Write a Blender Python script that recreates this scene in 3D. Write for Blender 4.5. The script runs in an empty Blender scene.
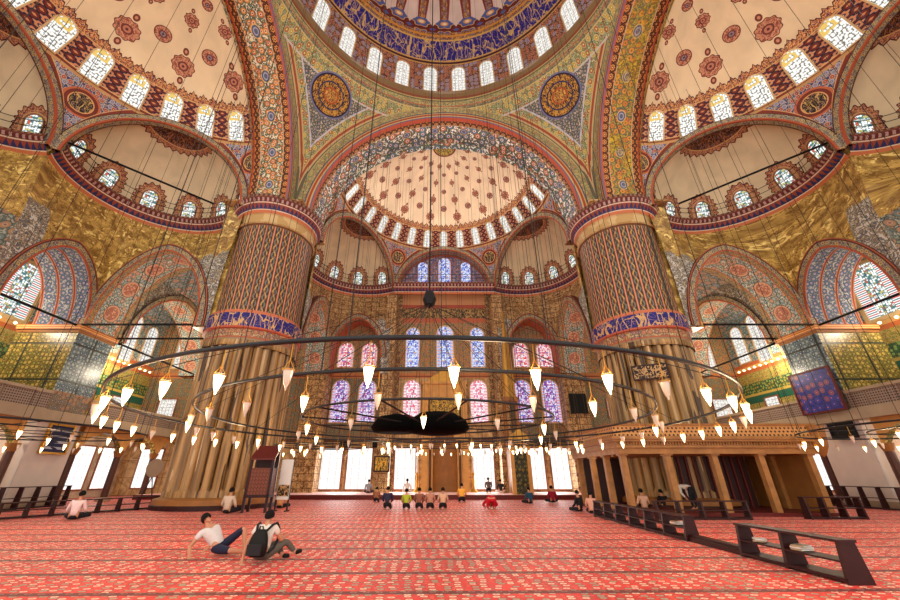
import bpy, bmesh, math, random
from mathutils import Vector, Matrix
random.seed(7)
C = bpy.context.scene.collection
PI = math.pi
def rad(a): return a*PI/180
# ------------------------------------------------------------------ node expression helper
class E:
    __slots__ = ('nt', 's')
    def __init__(self, nt, s): self.nt = nt; self.s = s
    def m(self, op, *a):
        n = self.nt.nodes.new('ShaderNodeMath'); n.operation = op
        for i, x in enumerate((self,)+a):
            if isinstance(x, E): self.nt.links.new(x.s, n.inputs[i])
            else: n.inputs[i].default_value = float(x)
        return E(self.nt, n.outputs[0])
    def r(self, op, x):
        n = self.nt.nodes.new('ShaderNodeMath'); n.operation = op
        n.inputs[0].default_value = float(x); self.nt.links.new(self.s, n.inputs[1])
        return E(self.nt, n.outputs[0])
    def __add__(a, b): return a.m('ADD', b)
    __radd__ = __add__
    def __sub__(a, b): return a.m('SUBTRACT', b)
    def __rsub__(a, b): return a.r('SUBTRACT', b)
    def __mul__(a, b): return a.m('MULTIPLY', b)
    __rmul__ = __mul__
    def __truediv__(a, b): return a.m('DIVIDE', b)
    def __neg__(a): return a.m('MULTIPLY', -1)
    def __gt__(a, b): return a.m('GREATER_THAN', b)
    def __lt__(a, b): return a.m('LESS_THAN', b)
    def fract(a): return a.m('FRACT')
    def floor(a): return a.m('FLOOR')
    def abs(a): return a.m('ABSOLUTE')
    def sin(a): return a.m('SINE')
    def cos(a): return a.m('COSINE')
    def sqrt(a): return a.m('SQRT')
    def sq(a): return a.m('MULTIPLY', a)
    def atan2(a, b): return a.m('ARCTAN2', b)
    def max(a, b): return a.m('MAXIMUM', b)
    def min(a, b): return a.m('MINIMUM', b)
    def mod2(a): return (a*0.5).fract().m('GREATER_THAN', 0.49)
    def band(a, lo, hi): return (a > lo)*(a < hi)
def lin(c):
    out = []
    for x in c[:3]:
        x /= 255.0
        out.append(x/12.92 if x <= .04045 else ((x+.055)/1.055)**2.4)
    return tuple(out)+(1,)
class Mat:
    """a material whose colour is an expression"""
    def __init__(self, name, rough=.6, metal=0, spec=.3):
        self.mat = bpy.data.materials.new(name); self.mat.use_nodes = True
        self.nt = self.mat.node_tree; self.b = self.nt.nodes['Principled BSDF']
        self.b.inputs['Roughness'].default_value = rough
        self.b.inputs['Metallic'].default_value = metal
        self.b.inputs['Specular IOR Level'].default_value = spec
        self._uv = self._pos = None
    def uv(self):
        if not self._uv:
            n = self.nt.nodes.new('ShaderNodeUVMap'); s = self.nt.nodes.new('ShaderNodeSeparateXYZ')
            self.nt.links.new(n.outputs[0], s.inputs[0]); self._uv = (E(self.nt, s.outputs[0]), E(self.nt, s.outputs[1]))
        return self._uv
    def pos(self):
        if not self._pos:
            n = self.nt.nodes.new('ShaderNodeNewGeometry'); s = self.nt.nodes.new('ShaderNodeSeparateXYZ')
            self.nt.links.new(n.outputs['Position'], s.inputs[0]); self._pos = tuple(E(self.nt, s.outputs[i]) for i in range(3))
        return self._pos
    def vec(self, u, v, w=0):
        n = self.nt.nodes.new('ShaderNodeCombineXYZ')
        for i, x in enumerate((u, v, w)):
            if isinstance(x, E): self.nt.links.new(x.s, n.inputs[i])
            else: n.inputs[i].default_value = x
        return n.outputs[0]
    def noise(self, u, v, sc=1, det=2, dist=0, w=0):
        n = self.nt.nodes.new('ShaderNodeTexNoise'); n.inputs['Scale'].default_value = sc
        n.inputs['Detail'].default_value = det; n.inputs['Distortion'].default_value = dist
        self.nt.links.new(self.vec(u, v, w), n.inputs['Vector']); return E(self.nt, n.outputs[0])
    def voro(self, u, v, sc=1, rnd=1):
        n = self.nt.nodes.new('ShaderNodeTexVoronoi'); n.voronoi_dimensions = '2D'
        n.inputs['Scale'].default_value = sc; n.inputs['Randomness'].default_value = rnd
        self.nt.links.new(self.vec(u, v), n.inputs['Vector'])
        s = self.nt.nodes.new('ShaderNodeSeparateXYZ'); self.nt.links.new(n.outputs['Color'], s.inputs[0])
        return E(self.nt, n.outputs['Distance']), E(self.nt, s.outputs[0]), E(self.nt, s.outputs[1])
    def mix(self, f, a, b):
        n = self.nt.nodes.new('ShaderNodeMix'); n.data_type = 'RGBA'
        if isinstance(f, E): self.nt.links.new(f.s, n.inputs[0])
        else: n.inputs[0].default_value = f
        for x, k in ((a, 6), (b, 7)):
            if isinstance(x, tuple): n.inputs[k].default_value = lin(x)
            else: self.nt.links.new(x, n.inputs[k])
        return n.outputs[2]
    def layers(self, base, *ls):
        c = base
        for f, col in ls: c = self.mix(f, c, col)
        return c
    def scale(self, c, f):     # multiply a colour by a factor expression
        n = self.nt.nodes.new('ShaderNodeVectorMath'); n.operation = 'SCALE'
        if isinstance(c, tuple): n.inputs[0].default_value = lin(c)[:3]
        else: self.nt.links.new(c, n.inputs[0])
        self.nt.links.new(f.s, n.inputs['Scale']); return n.outputs[0]
    def out(self, c, emit=None):
        if emit: self.b.inputs['Base Color'].default_value = (.03,.03,.03,1)
        elif isinstance(c, tuple): self.b.inputs['Base Color'].default_value = lin(c)
        else: self.nt.links.new(c, self.b.inputs['Base Color'])
        if emit:
            if isinstance(c, tuple): self.b.inputs['Emission Color'].default_value = lin(c)
            else: self.nt.links.new(c, self.b.inputs['Emission Color'])
            self.b.inputs['Emission Strength'].default_value = emit
        return self.mat
    def bump(self, h, st=.3, d=.02):
        n = self.nt.nodes.new('ShaderNodeBump'); n.inputs['Strength'].default_value = st; n.inputs['Distance'].default_value = d
        self.nt.links.new(h.s, n.inputs['Height']); self.nt.links.new(n.outputs[0], self.b.inputs['Normal'])
def plain(name, c, rough=.6, metal=0, var=.18, sc=6):
    M = Mat(name, rough, metal); x, y, z = M.pos()
    n = M.noise(x, y, sc, 3, 0, z)
    return M.out(M.scale(c, (n-.5)*(2*var)+1))
# ornament fields -----------------------------------------------------------
def floral(M, u, v, s, base, flw, flw2, vine, dot, rnd=.6):
    """blossoms with rims and leaf scrolls on a ground colour; s = motif size (m)"""
    d, r1, r2 = M.voro(u, v, 1/s, rnd)
    d2, q1, q2 = M.voro(u+s*.37, v+s*.21, 2.3/s, .9)
    nz = M.noise(u, v, 2.2/s, 2, .6)
    dk = (76,60,54)
    c = M.layers(base, ((nz-.5).abs() < .055, dk), ((nz-.5).abs() < .034, vine), ((d2 < .29)*(q1 > .35), dk), ((d2 < .22)*(q1 > .35), M.mix(q2 > .5, vine, flw2)),
                 (d < .445, dk), (d < .41, vine), (d < .34, M.mix(r1 > .5, flw, flw2)), (d < .17, base), (d < .10, dot))
    return c
def rosettes(M, u, v, w, h, base, petal, rim, core, pet=8):
    a = (u/w).fract()-.5; b = (v/h).fract()-.5
    r = (a.sq()+b.sq()).sqrt(); an = b.atan2(a)
    R = (an*pet).cos()*.05+.36
    return M.layers(base, (r < R+.10, (40,28,26)), (r < R+.05, rim), (r < R-.01, petal), (r < .18, rim), (r < .10, core),
                    ((a.abs()+b.abs()) > .86, petal))
def script(M, u, v, s, base, ink):
    """free flowing strokes like painted lettering"""
    n = M.noise(u*1.0, v*.7, 1.6/s, 1.5, 1.1)
    k = M.noise(u*1.6, v*.35, 2.0/s, 1, .3, 4)
    return M.layers(base, ((n-.5).abs() < .045, ink), ((k-.52).abs() < .028, ink))
# ------------------------------------------------------------------ mesh helpers
def mesh_obj(name, verts, faces, mats, parent=None, uvs=None, fm=None, smooth=False, loc=None):
    me = bpy.data.meshes.new(name); me.from_pydata([tuple(v) for v in verts], [], faces)
    if not isinstance(mats, (list, tuple)): mats = [mats]
    for m in mats: me.materials.append(m)
    if fm: me.polygons.foreach_set('material_index', fm)
    if uvs:
        l = me.uv_layers.new(name='UVMap'); buf = []
        for f in faces:
            for i in f: buf += [uvs[i][0], uvs[i][1]]
        l.data.foreach_set('uv', buf)
    if smooth: me.polygons.foreach_set('use_smooth', [True]*len(faces))
    me.update()
    o = bpy.data.objects.new(name, me); C.objects.link(o)
    if parent is not None: o.parent = parent
    if loc: o.location = loc
    return o
class MB:
    """collects geometry of one mesh"""
    def __init__(self): self.v = []; self.f = []; self.uv = []; self.fm = []
    def add(self, vs, fs, uvs=None, m=0):
        b = len(self.v); self.v += [tuple(x) for x in vs]; self.f += [tuple(i+b for i in f) for f in fs]
        self.uv += list(uvs) if uvs else [(x[0]+x[1], x[2]) for x in vs]; self.fm += [m]*len(fs)
        return self
    def box(self, x0, x1, y0, y1, z0, z1, m=0):
        P = [(x0,y0),(x1,y0),(x1,y1),(x0,y1)]; s = 0
        for i in range(4):
            a, b = P[i], P[(i+1) % 4]; L = math.dist(a, b)
            self.add([(a[0],a[1],z0),(b[0],b[1],z0),(b[0],b[1],z1),(a[0],a[1],z1)], [(0,1,2,3)],
                     [(s,z0),(s+L,z0),(s+L,z1),(s,z1)], m); s += L
        for z, o in ((z0, (3,2,1,0)), (z1, (0,1,2,3))):
            self.add([(p[0],p[1],z) for p in P], [o], P, m)
        return self
    def tube(self, pts, r, n=8, closed=False, m=0, r2=None):
        pts = [Vector(p) for p in pts]; N = len(pts); vs = []; fs = []; uvs = []
        up = None
        for i, p in enumerate(pts):
            if closed: t = (pts[(i+1) % N]-pts[i-1])
            else: t = pts[min(i+1, N-1)]-pts[max(i-1, 0)]
            t.normalize()
            if up is None:
                up = Vector((0,0,1)) if abs(t.z) < .9 else Vector((1,0,0))
            a = t.cross(up).normalized(); b = a.cross(t).normalized(); up = b
            rr = r if r2 is None else r+(r2-r)*i/max(1, N-1)
            if isinstance(r, (list, tuple)): rr = r[i]
            for k in range(n):
                an = 2*PI*k/n; vs.append(p+a*(rr*math.cos(an))+b*(rr*math.sin(an))); uvs.append((k/n, i*.3))
        M = N if closed else N-1
        for i in range(M):
            for k in range(n):
                j = (i+1) % N; fs.append((i*n+k, i*n+(k+1) % n, j*n+(k+1) % n, j*n+k))
        if not closed:
            fs.append(tuple(range(n-1, -1, -1))); fs.append(tuple((N-1)*n+k for k in range(n)))
        return self.add(vs, fs, uvs, m)
    def lathe(self, prof, n=24, c=(0,0,0), m=0, a0=0, a1=360, ku=None):
        """prof = [(r, z)...]; uv = arc metres, profile metres"""
        vs = []; uvs = []; fs = []; full = (a1-a0) >= 360
        L = [0]
        for i in range(1, len(prof)): L.append(L[-1]+math.dist(prof[i], prof[i-1]))
        for i, (r, z) in enumerate(prof):
            for k in range(n+1):
                a = rad(a0+(a1-a0)*k/n); vs.append((c[0]+r*math.cos(a), c[1]+r*math.sin(a), c[2]+z))
                uvs.append(((ku or max(p[0] for p in prof))*a, z if ku is None else L[i]))
        for i in range(len(prof)-1):
            for k in range(n):
                a = i*(n+1)+k; fs.append((a, a+1, a+n+2, a+n+1))
        return self.add(vs, fs, uvs, m)
    def grid(self, fn, us, vs_, m=0, uvf=None):
        V = []; U = []
        for v in vs_:
            for u in us:
                V.append(fn(u, v)); U.append(uvf(u, v) if uvf else (u, v))
        n = len(us); F = [(j*n+i, j*n+i+1, (j+1)*n+i+1, (j+1)*n+i) for j in range(len(vs_)-1) for i in range(n-1)]
        return self.add(V, F, U, m)
    def build(self, name, mats, parent=None, smooth=False, T=None, loc=None):
        v = self.v
        if T: v = [T(p) for p in v]
        return mesh_obj(name, v, self.f, mats, parent, self.uv, self.fm, smooth, loc)
def top_z(x, y):
    """height of the vaulting above a floor point"""
    ax = abs(x)
    if ax > 14.3: q = 106-(ax-14.3)**2-y*y; return 18.75+math.sqrt(max(q, .5))
    if y > 14.3: q = 106-(y-14.3)**2-x*x; return 18.75+math.sqrt(max(q, .5))
    if ax > 11.5: return 19.4+math.sqrt(max(1, 104-y*y))
    if y > 11.5: return 19.4+math.sqrt(max(1, 104-x*x))
    r = math.hypot(x, y)
    return 33+math.sqrt(141-r*r) if r < 11.6 else 19.4+math.sqrt(264.5-r*r)
def lsp(a, b, n): return [a+(b-a)*i/n for i in range(n+1)]
def tag(o, label=None, cat=None, group=None, kind=None):
    if label: o['label'] = label
    if cat: o['category'] = cat
    if group: o['group'] = group
    if kind: o['kind'] = kind
    return o
def struct(o, label, cat='building'): return tag(o, label, cat, None, 'structure')
def empty(name, loc=(0,0,0), rz=0):
    o = bpy.data.objects.new(name, None); C.objects.link(o); o.location = loc; o.rotation_euler = (0,0,rz); return o
def copy_tree(o, parent=None):
    c = o.copy(); C.objects.link(c); c.parent = parent
    for ch in list(o.children): copy_tree(ch, c)
    return c
# ------------------------------------------------------------------ materials
def script2(M, u, v, base, ink):
    """a frieze of flowing lettering: tall strokes and long curls"""
    n = M.noise(u*1.1, v*.8, 1.15, 1, .9); k = M.noise(u*2.2, v*.5, 1.0, 1, .5, 4); q = M.noise(u, v*1.6, 1.6, 1, 1.2, 9)
    return M.layers(base, ((n-.5).abs() < .022, ink), ((k-.5).abs() < .018, ink), ((q-.52).abs() < .016, (150,120,130)))
TAN = (216,190,152)
def aging(M, u, v, sc=.5):
    return M.noise(u, v, sc, 4)*.30+.85
def m_marble():
    M = Mat('honey_marble', .35, 0, .4); x, y, z = M.pos(); h = x+y
    n = M.noise(h, z, 1.9, 7, .7); n2 = M.noise(h, z, 2.2, 5, .9, 3)
    c = M.mix((n*3.2-1.15).max(0).min(1), (138,102,46), (226,190,104))
    c = M.layers(c, (n2 > .62, (250,224,140)), (((n2-.5).abs() < .016), (120,82,34)))
    j = ((z/1.15).fract() < .025).max((((h+((z/1.15).floor()*.9))/2.3).fract()) < .012)
    return M.out(M.mix(j*.6, c, (110,80,40)))
def m_brownstone():
    M = Mat('painted_masonry', .6); x, y, z = M.pos(); h = x+y
    n = M.noise(h, z, 1.4, 5, 1.5)
    c = M.mix((n*2.4-.7).max(0).min(1), (146,106,66), (226,186,126))
    j = ((z/.55).fract() < .09).max((((h+((z/.55).floor()*.5))/1.3).fract()) < .05)
    n2 = M.noise(h, z, 4, 3, 1)
    return M.out(M.layers(c, (j, (108,66,36)), ((n2-.5).abs() < .03, (92,56,32))))
def m_semi(far=False):
    M = Mat('painted_semi_dome', .75); u, v = M.uv()      # degrees
    n = 15.0 if far else 13.0; w = 180/n
    a = (u/w).fract()-.5; k = (u/w).floor()
    cz = (v*(PI/180)).cos()
    X = a*w*(PI/180)*10.3*cz                              # metres inside the cell (at a pier between windows: a=0 is window centre)
    par = k.mod2()
    # plaster
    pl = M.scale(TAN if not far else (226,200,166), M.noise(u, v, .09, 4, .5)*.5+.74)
    def med(c, cell_shift, rows, lobed):
        uu = u/(2*w)+cell_shift; aa = (uu.fract()-.5)*2*w*(PI/180)*10.3*cz
        for rv in rows:
            y = (v-rv)*(PI/180)*10.3
            r = (aa.sq()+y.sq()).sqrt(); an = y.atan2(aa)
            s = max(.45, math.cos(rad(rv))*1.25); R = (.84*s if lobed else .72*s) if not far else (.50*s if lobed else .42*s)
            wob = (an*10).cos()*.05*s+R if lobed else R
            pat = M.noise(aa, y, 7, 2, .8)
            rr = M.mix((pat-.5).abs() < .06, (134,66,52), (196,138,104))
            c = M.layers(c, (r < wob, (98,44,36)), (r < wob-.05, rr), (r < R*.45, (104,48,42)), (r < R*.3, (128,110,122) if not lobed else (176,110,84)), (r < R*.12, (82,40,40)))
            if lobed:
                for sg in (1, -1):
                    yy = y-sg*R*1.42; r2 = (aa.sq()*2+yy.sq()).sqrt()
                    c = M.layers(c, (r2 < R*.36, (108,50,40)), (r2 < R*.16, (190,130,96)))
        return c
    pl = med(pl, .25, (51, 67, 81) if not far else (48, 58, 68, 78), True)
    pl = med(pl, .75, (57.5, 74) if not far else (53, 63, 73), False)
    # crest
    tri = ((u/w*3).fract()-.5).abs()*2; tri2 = ((u/w*3+.5).fract()-.5).abs()*2
    cr = tri*1.6+41.6 + ((u/w*9).fract()-.5).abs()*1.2
    ornc = M.noise(u, v*1.2, 1.3, 2, .8)
    redp = M.layers((134,64,46), ((ornc-.5).abs() < .05, (226,170,110)), (ornc > .62, (70,60,96)))
    c = M.layers(pl, (v < cr+.5, (84,36,30)), (v < cr, redp))
    # window zone: rosette columns on wine red ground
    col = rosettes(M, (a+.5)*w+w*.5 - w*.5*0, v, w*.5, 2.6, (116,48,40), (216,150,104), (52,54,96), (232,200,160), 6)
    c = M.layers(c, (v < 40.4, (214,170,110)), (v < 40.0, col), (v < 29.8, (226,180,120)), (v < 29.4, (134,60,44)), (v < 28.6, (204,160,106)))
    # pendentive part
    fl = floral(M, u*.18, v*.18, .34, (62,72,128), (150,160,196), (196,96,60), (206,196,180), (226,180,110))
    aa = ((u/60).fract()-.5).abs()*60      # 30 at the cusps 60,120
    X2 = (30-aa)*(PI/180)*10.3*.94; Y2 = (v-20.5)*(PI/180)*10.3; r = (X2.sq()+Y2.sq()).sqrt()
    dk = script2(M, u*.5, v*.5, (40,34,26), (206,170,96))
    pe = M.layers(fl, (r < .92, (196,110,72)), (r < .80, (120,52,42)), (r < .62, (222,170,110)), (r < .56, dk))
    # border that follows the arch below: lower limit of the sphere
    ca = (aa*(PI/180)).cos(); lim = (ca.r('DIVIDE', math.cos(rad(30)))).m('MINIMUM', 1.0).m('ARCCOSINE')*(180/PI)
    dd = v-lim
    pe = M.layers(pe, (dd < 3.0, (222,176,120)), (dd < 2.6, (140,62,46)), (dd < 1.2, (206,150,100)))
    c = M.mix(v < 27.6, c, pe)
    c = M.layers(c, (v > 84.0+0*1, (120,54,44)), (v > 84.8, script(M, u*.05, v*.2, .4, (48,40,22), (200,170,80)))) if far else c
    return M.out(c)
def m_exedra():
    M = Mat('painted_exedra', .75); u, v = M.uv()
    pl = M.scale((222,204,168), M.noise(u, v, .06, 4, .5)*.5+.74)
    cz = (v*(PI/180)).cos()
    a = ((u/30).fract()-.5)*30*cz; y = v-16.5
    an = y.atan2(a); r = ((a/9.2).sq()+((y+1.5)/13.5).sq()).sqrt()
    wob = (an*18).cos()*.07+1.14
    nz = M.noise(u, v, .8, 2, 1)
    red = M.layers((128,52,42), ((nz-.5).abs() < .06, (214,160,116)), (nz > .63, (76,60,84)))
    c = M.layers(pl, (r < wob+.06, (84,34,30)), (r < wob, red), (r < .86, (206,160,116)))
    t = 63.5+((u*(1/12)).fract()-.5).abs()*5
    dk = script2(M, u*.08, v*.2, (52,28,20), (170,104,54))
    c = M.layers(c, (v > t-1, (84,34,30)), (v > t, red), (v > 68, (220,170,110)), (v > 68.8, dk))
    c = M.layers(c, (v < 4.5, (150,72,54)), (v < 3, (220,180,130)))
    return M.out(c)
def m_dome():
    M = Mat('painted_main_dome', .7); u, v = M.uv(); w = 360/28.0
    a = (u/w).fract()-.5
    x = u*.19; y = v*.19
    wine = floral(M, x, y, .42, (96,44,56), (150,156,196), (190,96,66), (196,150,116), (230,190,140))
    blue = script2(M, x, y, (34,30,132), (216,180,120))
    red = floral(M, x, y, .30, (112,36,34), (206,150,80), (74,84,140), (216,160,90), (240,220,180))
    k = ((u/w).fract()-.5).abs()*2            # 0 at window axis .. 1 between
    lob = (v-38)/8.0                         # between 38 and 46
    edge = (1-(k-.0)).max(0)
    pal = M.scale((226,206,196), M.noise(x, y, .8, 3)*.4+.8)
    stem = k > (.80-(((v-40)/2.2).sin())*.05)
    top = M.layers(pal, ((k > .66-((v-36)*.02)), (134,52,44)), (k > .74, red))
    cap = 37.6+ (1-k).m('POWER', 2.0)*-3.2
    jew = rosettes(M, u+w*.5, v-33.2, w, 5.0, (112,36,34), (80,96,160), (216,160,90), (240,220,180), 6)
    c = M.layers(wine, (v > 17.0, (206,160,90)), (v > 17.6, (74,30,40)), (v > 18.6, (214,170,96)), (v > 19.3, blue),
                 (v > 28.3, (222,180,90)), (v > 29.0, red), (v > 30.2, (214,150,60)), (v > 31.0, red), (v > 32.0, jew), (v > cap, top))
    c = M.layers(c, (v > 62, red), (v > 64, (226,190,110)), (v > 65, blue), (v > 80, red))
    return M.out(c)
def m_drumring():
    M = Mat('drum_mouldings', .6); u, v = M.uv()
    f1 = floral(M, u, v, .30, (120,132,92), (206,170,90), (176,90,60), (206,206,150), (240,220,150))
    f2 = floral(M, u, v, .22, (92,86,70), (190,150,80), (160,90,60), (150,170,140), (220,190,120))
    return M.out(M.layers(f2, (v.band(.0,.10), (206,190,130)), (v.band(.36,.46), (196,100,64)), (v.band(.46,1.0), f1), (v.band(1.0,1.1), (222,206,150)), (v.band(1.1,2.2), f1), (v > 1.75, (110,104,70)), (v > 1.9, (214,190,130)), (v > 2.02, (150,84,60)), (v > 2.3, (140,112,76))))
def m_pendentive():
    M = Mat('painted_pendentive', .7); x, y, z = M.pos(); u, v = M.uv()
    h = u*.25
    ax = x.abs(); ay = y.abs()
    zz = (z-19.4).sq()
    d1 = (ax.sq()+zz).sqrt()-11.5; d2 = (ay.sq()+zz).sqrt()-11.5
    d = d1.min(d2)
    f = floral(M, h, z, .36, (210,198,178), (84,104,120), (100,110,90), (104,112,112), (170,80,60))
    g = floral(M, h, z, .5, (146,150,96), (214,180,90), (190,110,60), (196,204,160), (240,220,150))
    # roundel
    cx = (ax-9.2).sq()+(ay-9.2).sq()+(z-29.15).sq(); r = cx.sqrt()
    an = (z-29.15).atan2(ax-ay)
    sp = ((an*(12/PI)).fract()-.5).abs()
    w = M.noise(h, z, 4, 2, 1)
    rd = M.layers(script(M, h, z, .35, (60,34,40), (214,160,70)), (r < .62, (178,84,44)), (r < .5, script(M, h, z, .2, (120,40,30), (226,180,90))))
    c = M.layers(f, (d < .74, (206,204,212)), (d < .66, g), (d < .34, (206,180,120)), (d < .26, (168,80,56)), (d < .14, (204,180,130)), (d < .05, (110,104,84)),
                 (z > 29.7, (206,200,196)), (z > 29.8, g), (r < 1.72, (120,120,160)), (r < 1.6, (46,34,60)), (r < 1.48, rd), ((r.band(.95, 1.05)), (46,50,96)))
    return M.out(c)
def m_soffit(gold=False, far=False):
    """wide painted band under the great arches; u = arc metres, v = 0..2.8 across"""
    M = Mat('great_arch_band', .65); u, v = M.uv()
    edge = rosettes(M, u, v, .55, .5, (104,56,32), (204,136,72), (70,34,24), (232,180,110), 8)
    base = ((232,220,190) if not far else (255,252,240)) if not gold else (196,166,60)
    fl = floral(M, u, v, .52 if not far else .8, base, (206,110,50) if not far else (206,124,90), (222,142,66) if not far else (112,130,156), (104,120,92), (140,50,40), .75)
    u2 = (u/2.6).fract()-.5
    r = ((u2*2.6).sq()+(v-1.4).sq()*1.6).sqrt()
    fl = M.layers(fl, (r < .42, (222,190,120)), (r < .36, (92,98,128)), ((r-.2).abs() < .04, (170,170,190)))
    e = (v-1.4).abs()
    if gold:
        gm = M.noise(u, v, .35, 3, .5)
        gl = M.noise(u, v, 3, 3, 1)
        fl = M.mix((gm*6-2.7).max(0).min(1), fl, M.mix((gl-.5).abs() < .07, (214,182,48), (128,104,40)))
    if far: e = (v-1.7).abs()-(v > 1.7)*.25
    c = M.layers(fl, (e > .80, (200,176,140)), (e > .86, edge), (e > 1.28, (196,90,60)))
    return M.out(c)
def m_ringface():
    """front face of the great arches: nested mouldings, v = 0..1.3 outward"""
    M = Mat('great_arch_moulding', .6); u, v = M.uv()
    g = floral(M, u, v, .3, (140,138,92), (206,170,90), (176,100,60), (190,196,150), (230,210,150))
    return M.out(M.layers(g, (v < .6, (96,92,110)), (v < .48, (206,170,110)), (v < .38, (176,72,44)), (v < .2, (214,186,130)), (v < .08, (120,110,140)), (v > 1.2, (200,180,120))))
def m_pier():
    M = Mat('pier_shaft', .55); u, v = M.uv()       # u metres round, v = height
    a = (u/.58).fract(); k = (u/.58).floor(); s = (v*4.2+k*1.9).sin()*.16
    b = (a-.5+s).abs()
    leaf = (v*6.0).sin(); cu = (a-.5-leaf*.17).abs(); cv = (v*12.0).sin()
    ground = M.mix(k.mod2(), (62,58,50), (76,58,48))
    n = M.noise(u, v, 5, 2)
    c = M.layers(ground, ((n > .60), (92,100,98)), ((a-.5+leaf*.22).abs() < .09, (120,114,102)), ((cu < .085), (196,154,88)), ((cu < .05)*(cv > .55), (150,70,50)),
                 ((a-.5).abs() > .40, (196,112,84)), ((a-.5).abs() > .465, (222,160,120)))
    # crown mouldings above and the blue script band
    t = v
    fl = floral(M, u, v, .34, (206,180,130), (190,110,80), (130,90,110), (150,120,90), (120,60,50))
    bl = script(M, u, v, .46, (34,36,112), (218,176,108))
    c = M.layers(c, (t > 17.15, (122,84,60)), (t > 17.25, M.mix(M.noise(u, v, 1.1, 3) > .5, (214,184,130), (196,160,104))), (t < 10.75, (206,120,84)), (t < 10.5, script2(M, u, v, (36,34,120), (214,170,110))), (t < 9.65, (190,96,70)), (t < 9.5, fl), (t < 9.05, (176,96,66)), (t < 8.95, (150,130,100)))
    return M.out(c)
def m_flute():
    M = Mat('fluted_marble', .38, 0, .4); u, v = M.uv(); x, y, z = M.pos()
    n = M.noise(u*3.0, v*.10, 1.6, 5, .25); n2 = M.noise(u*2.2, v*.16, 1.2, 4, .4, 5)
    c = M.mix((n*2.6-.8).max(0).min(1), (92,66,38), (206,164,106))
    c = M.layers(c, (n2 < .38, (78,56,36)), (n2 > .66, (206,180,136)))
    return M.out(c)
def m_cornice():
    """ledge that runs under the domes; v = profile metres"""
    M = Mat('ledge_mouldings', .6); u, v = M.uv()
    tr = ((u/.34).fract()-.5).abs()*2; tr2 = ((u/.34+.5).fract()-.5).abs()*2
    c = M.layers((150,70,52), ((v.band(.28,.72))*(tr*.44+.28 > v), (48,52,100)), (v.band(.72,.80), (222,196,170)),
                 (v.band(.80,1.15), (104,40,40)), ((v.band(.85,1.1))*(tr2 > .55), (182,150,140)), (v > 1.15, (128,66,50)), (v > 1.22, M.mix(tr > .5, (92,56,48), (150,110,84))), (v > 1.6, (150,120,96)), (v.band(.22,.28), (226,206,180)), (v < .22, (206,120,80)))
    return M.out(c)
def m_roundel_soffit():
    """soffits of the gallery arches: big flower roundels on pale scrollwork; v = 0..2.6 across"""
    M = Mat('gallery_arch_soffit', .7); u, v = M.uv()
    fl = floral(M, u, v, .34, (222,224,206), (130,176,178), (206,150,116), (120,140,136), (180,80,56))
    r = (((u/1.9).fract()-.5).sq()*3.6+(v-1.3).sq()).sqrt()
    c = M.layers(fl, (r < .60, (104,116,112)), (r < .55, (222,168,134)), (r < .44, floral(M, u, v, .16, (196,104,82), (226,180,150), (150,70,60), (222,170,140), (240,210,180))))
    e = (v-1.3).abs()
    return M.out(M.layers(c, (e > .92, (190,110,60)), (e > 1.0, floral(M, u, v, .2, (150,120,80), (200,150,80), (90,110,100), (190,170,130), (90,60,50)))))
def m_blue_soffit():
    M = Mat('blue_arch_soffit', .7); u, v = M.uv()
    fl = floral(M, u, v, .40, (170,178,186), (70,92,140), (86,110,150), (90,110,130), (190,120,90))
    e = (v.fract()-.5).abs()
    return M.out(M.layers(fl, (e > .40, (196,120,80)), (e > .45, (120,60,50))))
def m_spandrel():
    M = Mat('spandrel_scrolls', .7); x, y, z = M.pos(); h = x+y
    n = M.noise(h, z, 3.0, 2, 1.6)
    c = M.layers((206,202,190), ((n-.5).abs() < .10, (96,98,102)), ((n-.5).abs() < .02, (196,170,120)))
    return M.out(c)
def m_archring():
    M = Mat('arch_ring_bands', .65); u, v = M.uv()
    fl = floral(M, u, v, .22, (120,112,92), (190,160,96), (90,96,110), (196,184,150), (150,70,50))
    return M.out(M.layers(fl, (v < .12, (176,86,56)), (v > .42, (92,46,38)), (v > .5, (180,96,66))))
def m_tile(base, c1, c2, c3, name):
    M = Mat(name, .3, 0, .5); x, y, z = M.pos(); h = x+y
    a = (h/.62).fract(); b = (z/.62).fract()
    fl = floral(M, h, z, .26, base, c1, c2, c3, (220,200,160), .35)
    j = ((h/.31).fract() < .03).max((z/.31).fract() < .03)
    P = 2.1
    fr = ((h/P).fract()-.5).abs() > .47
    fz = ((z/2.2).fract()-.5).abs() > .475
    return M.out(M.layers(fl, (j*.35, (60,60,60)), (fr.max(fz), (44,52,50))))
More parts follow.
